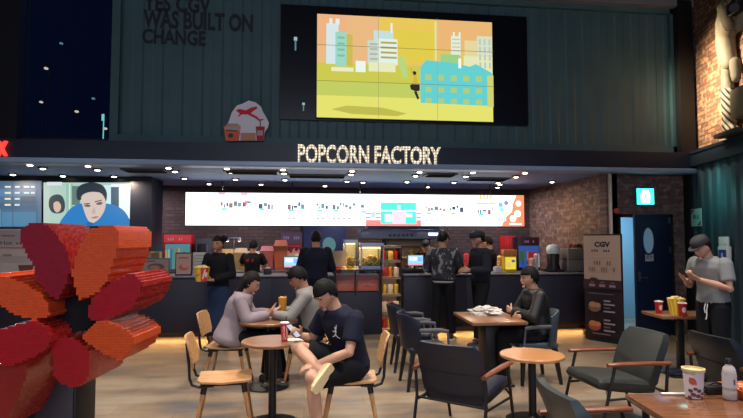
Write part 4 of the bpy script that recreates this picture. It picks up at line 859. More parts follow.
dup(cc_, tuple(gnd(530, 6.38)), cang(188), 'dark cafe armchair with teal reflection in its colour, carrying the seated person in black', vm(TVINYL))
# tables
def round_table(name, label, loc, r, h, m, base=.24):
    t = thing(name, label, 'table', loc, 0, 'round pedestal tables')
    MB().lathe([(0, h - .03), (r - .012, h - .03), (r, h - .024), (r, h - .006), (r - .006, h), (0, h)], n=48).build('tabletop', m, t)
    MB().lathe([(.035, .02), (.035, h - .05), (.11, h - .045), (.11, h - .03)], n=20).build('pole', BLK, t)
    MB().lathe([(base, 0), (base, .012), (base - .03, .02), (.05, .03), (.035, .05)], n=40).build('base', BLK, t)
    return t
T1 = gnd(274, 4.9); T2 = gnd(269, 6.1); T3 = gnd(530, 4.97)
round_table('round_table', 'small round walnut table with the red cup, nearest the camera', tuple(T1), .28, .735, TBLW)
round_table('round_table', 'round walnut table with the iced drink, shared by the seated couple', tuple(T2), .33, .735, TBLW)
round_table('round_table', 'low round oak table beside the navy lounge armchair', tuple(T3), .285, .6, ORW)
def rect_table(name, label, loc, rz, lx_, ly_, h, m, legs='pedestal'):
    t = thing(name, label, 'table', loc, rz)
    MB().box((0, 0, h - .018), (lx_, ly_, .036), bev=.005).build('tabletop', m, t)
    if legs == 'pedestal':
        MB().box((0, 0, h / 2), (.07, .07, h - .05), bev=.004).build('pole', BLK, t); MB().box((0, 0, h - .046), (lx_ * .5, ly_ * .5, .02)).build('bracket', BLK, t); MB().box((0, 0, .012), (.42, .42, .024), bev=.006).build('base', BLK, t)
    elif legs == 'cross':
        MB().box((0, 0, h / 2), (.16, .3, h - .05), bev=.006).build('pole', BLK, t); MB().box((0, 0, .012), (.4, .6, .024), bev=.006).build('base', BLK, t); MB().box((0, 0, h - .046), (lx_ * .5, ly_ * .6, .02)).build('bracket', BLK, t)
    else:
        for a in (-1, 1):
            for b in (-1, 1): MB().tube([(a * (lx_ / 2 - .08), b * (ly_ / 2 - .08), 0), (a * (lx_ / 2 - .08), b * (ly_ / 2 - .08), h - .03)], .02, 10).build('leg', BLK, t)
    return t
pts = [gnd(450.5, 6.85), gnd(477, 5.82), gnd(522.5, 6.0), gnd(503, 6.75)]
ctr = sum(pts, Vec()) / 4; e = (pts[0] - pts[1] + pts[3] - pts[2]).normalized()
rect_table('square_table', 'brown square table with crumpled white paper on it', tuple(ctr), math.atan2(e.y, e.x) - pi / 2, .62, .86, .735, TBLW, 'cross'); SQ = ctr
T5 = gnd(677, 6.66); rect_table('side_table', 'brown table holding the popcorn bucket and two red cups', tuple(T5), cang(0), .68, .5, .73, TBLW)
bt = rect_table('big_table', 'large brown table corner with paper tub and bottle in the foreground', tuple(at(371.5, 238, 2.83) + RV * 2.2 - Vec((0, 0, H))), cang(0), 1.4, .84, .73, BIGW, 'legs')
def table_pt(px, py, z=.73): p = onZ(px, py, z); return (p.x, p.y, z + .001)
# ------------------------------------------------------------------ things on the tables
def cup(name, label, loc, r0, r1, h, m, lid=True, straw=None, art=None, group=None, lidm=None, cat='cup'):
    t = thing(name, label, cat, loc, random.uniform(-.2, .2), group)
    MB().lathe([(r0 * .9, 0), (r0, .004), (r1, h), (r1 + .003, h + .002), (r1 + .002, h + .006), (r1 * .9, h + .004)]).build('cup', m, t, smooth=40)
    if lid: MB().lathe([(r1 + .004, h), (r1 + .005, h + .008), (r1 * .8, h + .014), (0, h + .014)]).build('lid', lidm or WHITE, t)
    if straw: MB().tube([(.01, 0, h * .5), (.014, 0, h + straw)], .004, 8).build('straw', mat('straw', (40, 30, 30), .4), t)
    if art:
        q = Pic(.0005); art(q, r0, r1, h); q.build('print', PRINT, t, bend=on_cyl(r0, r1, h))
    return t
REDC = mat('cup_red', (206, 30, 36), .35)
def art_cola(q, r0, r1, h): q.text('Coca-Cola', -.018, h * .1, .006, h * .88, (240, 225, 225), .012, rot=True); q.poly([(.012, h * .1), (.018, h * .1), (.026, h * .5), (.02, h * .9), (.014, h * .9), (.02, h * .5)], (235, 215, 215))
def art_disc(q, r0, r1, h): q.circ(0, h * .52, .024, .032, (226, 214, 210)); q.rect(-.018, h * .5, .018, h * .53, (200, 120, 120))
cup('drink_cup', 'red soft drink cup with white script on the nearest round table', table_pt(284.5, 341, .735), .028, .037, .155, REDC, True, .06, art_cola, cat='cup')
t = cup('iced_drink', 'tall amber iced drink on the round table of the couple', table_pt(282.5, 319, .735), (.034), .047, .235, mat('amber_drink', (214, 150, 56), .25, var=.25, scale=30), False, .05, cat='drink')
mb = MB(); rr = random.Random(2)
for k in range(10): mb.ell((rr.uniform(-.028, .028), rr.uniform(-.028, .028), .235 + rr.uniform(0, .012)), .012, u=6, v=5)
tag(mb.build('ice', mat('ice_amber', (226, 180, 96), .2), t), None, None, kind='stuff')
t = thing('water_cup', 'slim pale cup beside the iced drink in front of the grey shirt', 'cup', table_pt(291, 317.5, .735)); MB().lathe([(.022, 0), (.028, .11), (.026, .112), (.0, .1)]).build('cup', mat('pale_cup', (200, 200, 200), .3), t); MB().tube([(0, 0, .05), (.012, 0, .16)], .004, 8).build('straw', WHITE, t)
t = thing('paper_tray', 'white paper tray liner lying under the iced drink', 'paper', table_pt(271, 317.5, .735), cang(10)); MB().box((0, 0, .004), (.2, .14, .006), bev=.002).build('sheet', WHITE, t)
t = thing('paper_sheet', 'white sheet of paper beside the red cup on the nearest round table', 'paper', table_pt(296, 340, .735), cang(4)); MB().box((0, 0, .003), (.17, .1, .004), bev=.001).build('sheet', WHITE, t)
# crumpled paper bag on the square table
def crumple(name, label, cat, loc, r, m, seed, rz=0):
    mb = MB(); bmesh.ops.create_icosphere(mb.bm, subdivisions=4, radius=1)
    for v in mb.bm.verts:
        n = mnoise.noise(v.co * 2.2 + Vec((seed, 0, 0))) * .5 + mnoise.noise(v.co * 5 + Vec((seed, 3, 0))) * .28
        c = v.co * (1 + n); v.co = Vec((c.x * r[0], c.y * r[1], max(0, (c.z + .55) * r[2])))
    return tag(mb.build(name, m, None, smooth=None, loc=loc, rz=rz), label, cat)
crumple('crumpled_paper', 'crumpled pale paper wrapper lying on the square table', 'paper', tuple(Vec(table_pt(486, 314.5, .735))), (.17, .1, .06), mat('crumpled_white', (206, 200, 192), .7), 4.2, cang(-6))
# far side table
def art_pop(q, r0, r1, h):
    for k in range(-4, 5): q.poly([(k * .036 - .008, 0), (k * .036 + .008, 0), (k * .043 + .01, h), (k * .043 - .01, h)], (240, 214, 90))
    q.circ(0, h * .6, .045, .05, (206, 60, 44)); q.circ(0, h * .6, .032, .036, (240, 214, 110))
def popcorn_bucket(label, loc, r0, r1, h, m, art=art_pop, seed=1):
    t = thing('popcorn_bucket', label, 'bucket', loc, .2)
    MB().lathe([(r0 * .9, 0), (r0, .004), (r1, h), (r1 + .004, h + .003), (r1, h + .006), (r1 * .94, h), (r1 * .9, h * .85), (0, h * .85)]).build('tub', m, t, smooth=40)
    if art: q = Pic(.0005); art(q, r0, r1, h); q.build('print', PRINT, t, bend=on_cyl(r0, r1, h))
    pc = MB(); rr = random.Random(seed)
    for k in range(70):
        a = rr.random() * 2 * pi; rad = r1 * .86 * sqrt(rr.random()); pc.ell((rad * cos(a), rad * sin(a), h * .93 + (r1 - rad) * .32 + rr.uniform(-.008, .012)), rr.uniform(.01, .017), u=6, v=5)
    tag(pc.build('popcorn', mat('popcorn_kernel', (244, 220, 140), .8), t), None, None, kind='stuff'); return t
cup('drink_cup', 'red cup with white disc standing alone at the table edge before the man in cap', table_pt(659, 313.4, .73), .036, .046, .14, REDC, True, None, art_disc, 'red cups on the side table')
popcorn_bucket('yellow popcorn bucket heaped with popcorn on the side table', table_pt(676.5, 314.8, .73), .075, .098, .19, mat('bucket_yellow', (230, 176, 40), .45))
cup('drink_cup', 'red cup with white disc standing right against the yellow popcorn bucket', table_pt(682.5, 316, .73), .038, .048, .145, REDC, True, None, art_disc, 'red cups on the side table')
# big table
def art_cow(q, r0, r1, h):
    q.poly([(-.048, h * .62), (-.05, h * .74), (-.03, h * .74), (-.01, h * .6), (-.012, h * .48), (-.04, h * .5)], (206, 120, 76)); q.circ(-.034, h * .62, .018, .02, (176, 90, 60))
    for x, z, r in ((-.045, .28, .014), (-.02, .36, .012), (-.03, .16, .015), (0, .3, .013), (-.005, .12, .014), (.02, .2, .012), (.018, .07, .011), (-.05, .06, .012), (.03, .34, .009)): q.circ(x, h * z, r, r * .8, (110, 60, 60), 9)
    q.rect(-.03, h * .86, -.018, h * .97, (190, 170, 110))
t = thing('paper_tub', 'white paper snack tub with brown spots on the big table', 'tub', table_pt(694, 397.5), -.1); r0, r1, h = .046, .056, .165
MB().lathe([(r0 * .92, 0), (r0, .003), (r1, h), (r1 * .96, h), (r0, .01), (0, .01)]).build('tub', mat('tub_white', (212, 206, 206), .5), t, smooth=40); MB().lathe([(r1, h - .014), (r1 + .005, h - .012), (r1 + .006, h + .002), (r1 - .002, h + .004), (r1 - .004, h - .01)]).build('rim', mat('tub_rim', (206, 190, 140), .5), t)
q = Pic(.0005); art_cow(q, r0, r1, h); q.build('print', PRINT, t, bend=on_cyl(r0, r1, h))
t = thing('water_bottle', 'half-empty clear plastic bottle with dark cap on the big table', 'bottle', table_pt(730, 399.5))
MB().lathe([(.03, 0), (.036, .006), (.036, .05), (.034, .055), (.036, .06), (.036, .15), (.03, .178), (.014, .196), (.013, .205)]).build('body', mat('bottle_plastic', (206, 200, 196), .15, trans=.35), t, smooth=50)
MB().lathe([(.0345, .004), (.0345, .045), (.0, .046)]).build('tea', mat('tea', (200, 140, 100), .2), t); MB().lathe([(.0168, .2), (.0168, .226), (.014, .23), (0, .23)]).build('cap', BLK, t); MB().lathe([(.0365, .07), (.0367, .14)]).build('label', mat('bottle_label', (196, 190, 190), .5), t); Pic(.0005).rect(-.006, .02, .006, .05, (110, 96, 90)).build('label_print', PRINT, t, bend=on_cyl(.037, .037, .07, .07))
t = thing('black_case', 'small black case lying between paper tub and bottle', 'case', table_pt(711.5, 393), cang(8)); MB().box((0, 0, .028), (.13, .09, .054), bev=.016, seg=3).build('body', DKBLK, t, smooth=60); MB().tube([(-.05, -.03, .056), (0, -.035, .07), (.05, -.03, .056)], .006).build('strap', BLK, t)
t = thing('food_tray', 'orange paper snack tray at the picture edge behind the bottle', 'tray', table_pt(744, 396), 0); ORG = mat('tray_orange', (206, 104, 60), .5); MB().rings([[(a * .07, b * .09, 0) for a, b in ((-1, -1), (1, -1), (1, 1), (-1, 1))], [(a * .09, b * .11, .055) for a, b in ((-1, -1), (1, -1), (1, 1), (-1, 1))], [(a * .085, b * .105, .055) for a, b in ((-1, -1), (1, -1), (1, 1), (-1, 1))], [(a * .066, b * .086, .006) for a, b in ((-1, -1), (1, -1), (1, 1), (-1, 1))]]).build('tray', ORG, t, smooth=None)
mb = MB(); rr = random.Random(8)
for k in range(26): mb.ell((rr.uniform(-.055, .055), rr.uniform(-.07, .07), .03 + rr.uniform(0, .03)), (.022, .016, .012), u=7, v=5)
tag(mb.build('snacks', mat('snack_orange', (220, 130, 80), .6), t), None, None, kind='stuff')
crumple('napkin', 'crumpled orange and cream napkin behind the black case', 'napkin', tuple(Vec(table_pt(708, 389.8))), (.04, .03, .022), mat('napkin_cream', (216, 150, 110), .8), 9.1)
t = tag(MB().box((0, 0, .004), (.17, .022, .008), bev=.002).build('cutlery_sleeve', WHITE, loc=table_pt(676, 394.4), rz=cang(-2)), 'flat white paper sleeve lying beside the paper tub', 'sleeve')
t = tag(MB().tube([(-.15, 0, .012), (0, .02, .02), (.14, -.01, .012)], [.03, .05, .03], 12, .5).box((.0, 0, .01), (.2, .07, .018), bev=.006).build('folded_umbrella', mat('navy_cloth', (22, 28, 50), .7), loc=tuple(gnd(677, 6.5) + Vec((0, 0, .03))), rz=cang(5)), 'dark navy bundle lying on the base of the side table', 'bundle')
# ================================================================== FLOWER OF BLOCKS
FD = 2.42; fo = gnd(70, FD); FL = Vec((fo.x, fo.y, 1.04))
t = thing('flower_sculpture', 'big red and orange flower sculpture of stepped toy blocks on a dark pedestal', 'sculpture', tuple(FL), -YAW)
def fl(px, py, y0=0): p = at(px, py, FD + y0) - FL; return (p.dot(RV), p.z)
def blocks_mat(name, c):
    m = mat(name, c, .24, spec=.5); N, L = nt(m); b = N['Principled BSDF']; tc = N.new('ShaderNodeTexCoord')
    sp = N.new('ShaderNodeSeparateXYZ'); L.new(tc.outputs['Object'], sp.inputs[0])
    cb = N.new('ShaderNodeCombineXYZ'); ad = N.new('ShaderNodeMath'); ad.operation = 'ADD'; L.new(sp.outputs['X'], ad.inputs[0]); L.new(sp.outputs['Y'], ad.inputs[1])
    L.new(ad.outputs[0], cb.inputs['X']); L.new(sp.outputs['Z'], cb.inputs['Y'])
    br = N.new('ShaderNodeTexBrick'); br.inputs['Scale'].default_value = 1; br.inputs['Brick Width'].default_value = .023; br.inputs['Row Height'].default_value = .0115; br.inputs['Mortar Size'].default_value = .0009
    br.inputs['Color1'].default_value = lin(c); br.inputs['Color2'].default_value = lin([v * .93 for v in c]); br.inputs['Mortar'].default_value = lin([v * .86 for v in c])
    L.new(cb.outputs[0], br.inputs['Vector']); L.new(br.outputs['Color'], b.inputs['Base Color'])
    bp = N.new('ShaderNodeBump'); bp.invert = True; bp.inputs['Strength'].default_value = .4; bp.inputs['Distance'].default_value = .003; L.new(br.outputs['Fac'], bp.inputs['Height']); L.new(bp.outputs['Normal'], b.inputs['Normal'])
    return m
PR = blocks_mat('block_red', (186, 24, 28)); PO = blocks_mat('block_orange', (232, 88, 28)); PD = blocks_mat('block_dark_red', (150, 22, 32)); PK = mat('block_black', (7, 6, 9), .85)
CELL = .0115
_sm = {}
def side_mat(m):
    """glossy moulded flanks of the stacked blocks, speckled highlights mixed into the plate colours"""
    if m.name in _sm: return _sm[m.name]
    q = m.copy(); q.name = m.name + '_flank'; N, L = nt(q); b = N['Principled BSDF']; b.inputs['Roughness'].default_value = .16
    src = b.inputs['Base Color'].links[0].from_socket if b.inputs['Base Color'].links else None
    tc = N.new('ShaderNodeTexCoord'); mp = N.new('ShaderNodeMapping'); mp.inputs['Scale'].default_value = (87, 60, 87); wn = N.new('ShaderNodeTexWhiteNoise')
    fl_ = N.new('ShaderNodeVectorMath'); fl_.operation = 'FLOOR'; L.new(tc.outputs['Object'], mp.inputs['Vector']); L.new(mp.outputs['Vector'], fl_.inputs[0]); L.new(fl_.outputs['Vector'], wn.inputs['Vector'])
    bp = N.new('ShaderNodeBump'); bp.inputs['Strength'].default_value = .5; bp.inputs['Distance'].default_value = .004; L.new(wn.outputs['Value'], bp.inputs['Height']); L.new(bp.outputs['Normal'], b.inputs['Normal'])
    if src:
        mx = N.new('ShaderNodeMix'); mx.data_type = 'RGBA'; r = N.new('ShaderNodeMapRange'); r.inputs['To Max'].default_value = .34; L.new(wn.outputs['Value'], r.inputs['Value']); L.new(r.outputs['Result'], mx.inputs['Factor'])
        L.new(src, mx.inputs['A']); mx.inputs['B'].default_value = lin((206, 96, 72)); L.new(mx.outputs['Result'], b.inputs['Base Color'])  # lighter speckles in the colour imitate glints on the glossy plates
    _sm[m.name] = q; return q
def inside(x, z, P):
    c = False
    for i in range(len(P)):
        (x0, z0), (x1, z1) = P[i], P[i - 1]
        if (z0 > z) != (z1 > z) and x < (x1 - x0) * (z - z0) / (z1 - z0) + x0: c = not c
    return c
def petal(pts, m, y0, dep, name='petal'):
    P = [fl(*p, y0) for p in pts]; xs = [p[0] for p in P]; zs = [p[1] for p in P]
    i0, i1, j0, j1 = math.floor(min(xs) / CELL), math.ceil(max(xs) / CELL), math.floor(min(zs) / CELL), math.ceil(max(zs) / CELL)
    on = {(i, j) for i in range(i0, i1 + 1) for j in range(j0, j1 + 1) if inside((i + .5) * CELL, (j + .5) * CELL, P)}
    mb = MB(); bm = mb.bm; vc = {}
    def v(i, j, k):
        if (i, j, k) not in vc: vc[(i, j, k)] = bm.verts.new((i * CELL, (y0, y0 + dep)[k], j * CELL))
        return vc[(i, j, k)]
    for i, j in on:
        bm.faces.new((v(i, j, 0), v(i + 1, j, 0), v(i + 1, j + 1, 0), v(i, j + 1, 0))); bm.faces.new((v(i, j, 1), v(i, j + 1, 1), v(i + 1, j + 1, 1), v(i + 1, j, 1)))
        for (di, dj), (a, b) in {(-1, 0): ((i, j), (i, j + 1)), (1, 0): ((i + 1, j + 1), (i + 1, j)), (0, -1): ((i + 1, j), (i, j)), (0, 1): ((i, j + 1), (i + 1, j + 1))}.items():
            if (i + di, j + dj) not in on: bm.faces.new((v(*a, 0), v(*b, 0), v(*b, 1), v(*a, 1)))
    o = mb.build(name, m, t, smooth=None); o.data.materials.append(side_mat(m))
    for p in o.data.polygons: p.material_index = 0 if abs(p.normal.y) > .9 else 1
    return o
petal([(22, 229), (28, 224), (43, 224), (52, 229), (60, 240), (68, 252), (70, 268), (66, 284), (58, 300), (50, 296), (36, 280), (34, 266), (25, 252), (20, 240)], PD, .03, .36)
petal([(84, 238), (92, 229), (102, 225), (112, 225), (118, 230), (119, 244), (113, 262), (106, 282), (98, 292), (80, 300), (76, 292), (72, 272), (77, 252)], PO, .0, .36)
petal([(87, 312), (92, 297), (108, 284), (128, 273), (135, 273), (142, 283), (140, 296), (130, 308), (112, 318), (92, 322)], PR, .02, .36)
petal([(82, 338), (90, 327), (100, 320.5), (116, 324), (130, 332), (135, 341), (129, 353), (119, 360), (104, 354), (90, 345)], PO, .0, .3)
petal([(52, 345), (58, 338), (66, 336), (78, 341), (88, 348), (89, 372), (84, 384), (74, 387), (60, 384), (53, 374)], PR, .04, .36)
petal([(-18, 338), (0, 330), (20, 324), (34, 321), (46, 327), (52, 337), (46, 350), (34, 357), (10, 366), (-14, 362)], PR, .0, .36)
petal([(-24, 282), (-10, 275), (4, 276), (22, 283), (40, 293), (47, 304), (49, 316), (34, 320), (18, 316), (0, 306), (-20, 298)], PO, .02, .36)
petal([(-30, 372), (-8, 366), (26, 360), (26, 378), (19, 396), (10, 414), (2, 430), (-24, 440)], blocks_mat('block_rust', (160, 40, 26)), .05, .34)
petal([(48, 300), (60, 290), (74, 286), (90, 296), (94, 312), (90, 326), (76, 336), (60, 336), (50, 326), (46, 312)], PK, .16, .34, 'hub')
hz = fl(70, 330)[1]; MB().box((0, .44, hz / 2), (.1, .1, hz), bev=.004).build('post', PK, t)
ped = thing('pedestal', 'dark pedestal with grey front panel carrying the block flower', 'pedestal', tuple(gnd(50, 2.86)), -YAW)
pw0 = at(12, 238, 2.7).dot(RV) - Vec(ped.location).dot(RV); pw1 = at(72, 238, 2.7).dot(RV) - Vec(ped.location).dot(RV)
MB().box(((pw0 + pw1) / 2, .02, .5), (pw1 - pw0, .2, 1.0), bev=.006).build('body', BLK, ped); MB().box(((pw0 + pw1) / 2, .02, 1.02), (pw1 - pw0 + .02, .22, .04), bev=.004).build('top_plate', GREYM, ped)
MB().box((pw1 - .105, -.086, .5), (.19, .012, .96), bev=.003).build('front_panel', mat('pedestal_grey', (58, 56, 60), .5), ped)
# ================================================================== PEOPLE
def standing(**k):
    J = dict(pel=(0, 0, .95), neck=(0, 0, 1.44), head=(.035, 0, 1.585), shL=(0, .18, 1.385), shR=(0, -.18, 1.385), elL=(-.03, .235, 1.10), elR=(-.03, -.235, 1.10), wrL=(.05, .23, .86), wrR=(.05, -.23, .86),
             hipL=(0, .09, .90), hipR=(0, -.09, .90), knL=(.02, .10, .49), knR=(.02, -.10, .49), anL=(-.02, .11, .085), anR=(-.02, -.11, .085), toeL=(1, .15, -.35), toeR=(1, -.15, -.35), hdL=None, hdR=None, pnL=None, pnR=None)
    J.update(k); return J
def sitting(**k):
    J = standing(pel=(-.04, 0, .55), neck=(.02, 0, 1.04), head=(.07, 0, 1.175), shL=(.01, .18, .985), shR=(.01, -.18, .985), elL=(.06, .23, .72), elR=(.06, -.23, .72), wrL=(.28, .14, .74), wrR=(.28, -.14, .74),
                 hipL=(.0, .09, .545), hipR=(.0, -.09, .545), knL=(.42, .12, .54), knR=(.42, -.12, .54), anL=(.40, .12, .085), anR=(.40, -.12, .085))
    J.update(k); return J
LPROF = [(-.16, .10, .07), (-.10, .150, .105), (0, .165, .118), (.2, .15, .108), (.42, .148, .105), (.64, .170, .118), (.8, .180, .112), (.92, .150, .085), (1.0, .085, .07)]
def torso(mb, J, b, inf=0, lo=-1, hi=2, flare=0, collar=None):
    P, Nk = Vec(J['pel']), Vec(J['neck']); ax = Nk - P; T = ax.normalized(); S0 = (Vec(J['hipL']) - Vec(J['hipR'])).normalized(); S1 = (Vec(J['shL']) - Vec(J['shR'])).normalized(); out = []
    prof = [(u, w, d) for u, w, d in LPROF if lo <= u <= hi]
    if collar: prof = prof[:-1] + [(.975, .105, .085), (1.02, collar + .012, collar + .008)]
    for u, w, d in prof:
        k = min(max(u, 0), 1); Sd = (S0 * (1 - k) + S1 * k); Sd = (Sd - T * Sd.dot(T)).normalized(); F = Sd.cross(T)
        fl_ = flare * max(0, .45 - u); bend = F * (-.02 * sin(pi * k))
        c = P + ax * u + bend
        out.append([c + Sd * ((w * b + inf + fl_) * cos(a * pi / 12)) + F * ((d * b + inf + fl_) * sin(a * pi / 12)) for a in range(24)])
    mb.rings(out)
def hand(mb, w, d, n, ts, curl=.5, sc=1.0):
    d = d.normalized(); n = (n - d * n.dot(d)).normalized(); s = d.cross(n)
    rs = []
    for u, wd, th in ((-.01, .026, .02), (.03, .036, .017), (.065, .042, .015), (.09, .04, .012)):
        c = w + d * u * sc; rs.append([c + s * (wd * sc * cos(a * pi / 6)) + n * (th * sc * sin(a * pi / 6)) for a in range(12)])
    mb.rings(rs)
    for i, ln in enumerate((.92, 1.0, .94, .74)):
        b = w + d * .085 * sc + s * (ts * (.031 - .0205 * i)) * sc; dd = d.copy(); pts = [b]; a = 0
        for k, l in enumerate((.042, .027, .021)):
            a += curl * (.5 + .35 * k); q = d * cos(a) + n * sin(a); pts.append(pts[-1] + q * l * ln * sc)
        mb.limb(pts, [.0098 * sc, .0092 * sc, .0085 * sc, .0072 * sc], 8)
    b = w + d * .022 * sc + s * (ts * .03) * sc; q = (d * .62 + s * ts * .62 + n * .42).normalized(); q2 = (d * .85 + s * ts * .15 + n * .5).normalized()
    mb.limb([b, b + q * .045 * sc, b + q * .045 * sc + q2 * .03 * sc, b + q * .045 * sc + q2 * .052 * sc], [.014 * sc, .0115 * sc, .0105 * sc, .0085 * sc], 8)
def head_mx(J, yaw, pitch, roll=0, tilt=0): return Mat.Translation(J['head']) @ Mat.Rotation(yaw, 4, 'Z') @ Mat.Rotation(pitch, 4, 'Y') @ Mat.Rotation(roll, 4, 'X')
def head_geo(mb, HM, J):
    n0 = len(mb.bm.verts); bmesh.ops.create_uvsphere(mb.bm, u_segments=28, v_segments=20, radius=1)
    mb.bm.verts.ensure_lookup_table()
    for v in mb.bm.verts[n0:]:
        x, y, z = v.co; X, Y, Z = .098 * x, .076 * y, .118 * z
        if z < 0:
            Y *= 1 - .34 * z * z; X *= 1 - .12 * z * z
            if x < 0 and z < -.15: X *= 1 - .5 * min(1, (-z - .15))
        if x > .4: X += .006 * (abs(z + .75) < .3)
        if x > .5 and abs(z - .06) < .16: X -= .008 * (1 - abs(z - .06) / .16) * (abs(y) > .18)
        v.co = HM @ Vec((X, Y, Z))
    R = HM.to_3x3()
    def e(c, r, rot=None): mb.ell(HM @ Vec(c), r, (R @ rot) if rot else R, 12, 8)
    mb.rings([[HM @ Vec(p) for p in r] for r in ([(.088, -.007, .02), (.088, .007, .02), (.098, 0, .022)], [(.092, -.016, -.035), (.092, .016, -.035), (.121, 0, -.03)], [(.085, -.012, -.043), (.085, .012, -.043), (.105, 0, -.043)])])
    for s_ in (-1, 1): e((-.004, s_ * .077, -.012), (.02, .009, .032)); e((.086, s_ * .032, .03), (.014, .022, .007))
    e((.084, 0, -.098), (.018, .026, .016)); e((.094, 0, -.058), (.01, .024, .011))
    mb.limb([Vec(J['neck']) + Vec((-.012, 0, -.04)), HM @ Vec((-.02, 0, -.07))], [.062, .056], 14)
def face_bits(HM, skin, par, beard=None):
    R = HM.to_3x3()
    for s_ in (-1, 1):
        MB().ell(HM @ Vec((.0835, s_ * .031, .008)), (.0095, .0115, .0048), R, 10, 8).build('eye', EYEW, par, smooth='all')
        MB().tube([HM @ Vec((.098 - abs(k) * .004, s_ * (.032 + k * .009), .031 - .0025 * abs(k - .3))) for k in (-2, -1, 0, 1, 2)], [.002, .004, .0042, .0036, .0015], 6).build('eyebrow', HAIR, par)
    MB().ell(HM @ Vec((.1005, 0, -.0545)), (.006, .021, .0045), R, 12, 6).ell(HM @ Vec((.0995, 0, -.0625)), (.006, .017, .005), R, 12, 6).build('lips', LIP, par, smooth='all')
def hair_geo(HM, par, m=HAIR, front=.055, side=-.035, nape=-.07, big=1.0, fringe=.02, length=None, name='hair'):
    mb = MB(); bm = mb.bm; bmesh.ops.create_uvsphere(bm, u_segments=36, v_segments=26, radius=1); kill = []
    for f_ in bm.faces:
        c = f_.calc_center_median(); X, Y, Z = .106 * c.x, .086 * c.y, .118 * c.z + .012
        zl = front if X > fringe else (side if X > -.045 else nape)
        if fringe - .035 < X <= fringe: zl = side + (front - side) * (X - fringe + .035) / .035
        if Z < zl: kill.append(f_)
    bmesh.ops.delete(bm, geom=kill, context='FACES')
    for v in bm.verts:
        c = v.co.copy(); n = mnoise.noise(c * 5) * .03 + mnoise.noise(c * 16) * .022
        v.co = Vec((.1035 * c.x * big - .006, .0835 * c.y * big, .121 * c.z * (.5 + .5 * big) + .010)) * (1 + n)
    bmesh.ops.recalc_face_normals(bm, faces=bm.faces[:])
    bmesh.ops.solidify(bm, geom=bm.faces[:], thickness=.012)
    if length:
        rs = []
        for k in range(9):
            u = k / 8; z = .05 - u * length; w = .083 * (1 - .35 * max(0, u - .4)); x0 = -.055 - .03 * u
            rs.append([Vec((x0 + (.05 - .012 * u) * cos(a * pi / 9), w * sin(a * pi / 9) * (1 + .04 * mnoise.noise(Vec((a, u * 4, 1)))), z)) for a in range(18)])
        mb.rings(rs)
    for v in bm.verts: v.co = HM @ v.co
    return mb.build(name, m, par, smooth='all')
def cap_geo(HM, par, m, brim=.075, back=False, name='cap', logo=None, flat=False):
    mb = MB(); rs = []; R = HM.to_3x3(); n = 28
    prof = ((.035, 1.09, 1.0), (.06, 1.1, 1.0), (.09, 1.03, .97), (.115, .82, .8), (.13, .5, .5), (.137, .12, .12)) if not flat else ((.03, 1.06, 1.0), (.05, 1.22, 1.16), (.085, 1.26, 1.2), (.11, 1.05, 1.0), (.125, .6, .6), (.13, .12, .12))
    for z, kx, ky in prof: rs.append([HM @ Vec((.1 * kx * cos(2 * pi * a / n) - .004 + (.018 if flat else 0), .081 * ky * sin(2 * pi * a / n), z)) for a in range(n)])
    mb.rings(rs); c = mb.build(name, m, par, smooth=60)
    sgn = -1 if back else 1; mb = MB(); top = []; bot = []
    for k in range(13):
        a = -pi / 2 + pi * k / 12; r = brim * cos(a) ** .8 if cos(a) > 1e-6 else 0
        top.append(Vec((sgn * (.09 * cos(a) * .6 + .035 + r * .9), .078 * sin(a), .045 - .16 * r)))
    rs = [[HM @ p for p in top], [HM @ Vec((p.x, p.y, p.z - .008)) for p in top]]; mb.rings(rs); mb.build('cap_brim', m, c, smooth=40)
    MB().ell(HM @ Vec((-.004, 0, .138)), .009, R, 8, 6).build('cap_button', m, c)
    return c
def shoe(an, tdir, m, sole, par, L_=.26, up=Vec((0, 0, 1))):
    f_ = Vec(tdir); f_.normalize(); u = (up - f_ * up.dot(f_)).normalized(); s = u.cross(f_)
    if abs(f_.z) < .5: f_.z = 0; f_.normalize(); u = Vec((0, 0, 1)); s = u.cross(f_)
    A = Vec(an) - u * .083; prof = ((-.075, .026, .075), (-.06, .036, .09), (-.01, .04, .105), (.05, .043, .085), (.11, .047, .06), (.16, .042, .045), (.185, .024, .03))
    rs = [];
    for x, w, h in prof: rs.append([A + f_ * x + s * (w * cos(a * pi / 8)) + u * (.02 + max(0, h - .02) * max(0, sin(a * pi / 8)) + (.0 if sin(a * pi / 8) >= 0 else 0)) for a in range(16)])
    o_ = MB().rings(rs).build('shoe', m, par, smooth=60)
    rs = []
    for zz in (0.0, .026): rs.append([A + f_ * x + s * w * 1.06 + u * zz for x, w, h in prof] + [A + f_ * x - s * w * 1.06 + u * zz for x, w, h in reversed(prof)])
    MB().rings(rs).build('sole', sole, o_, smooth=None); return o_
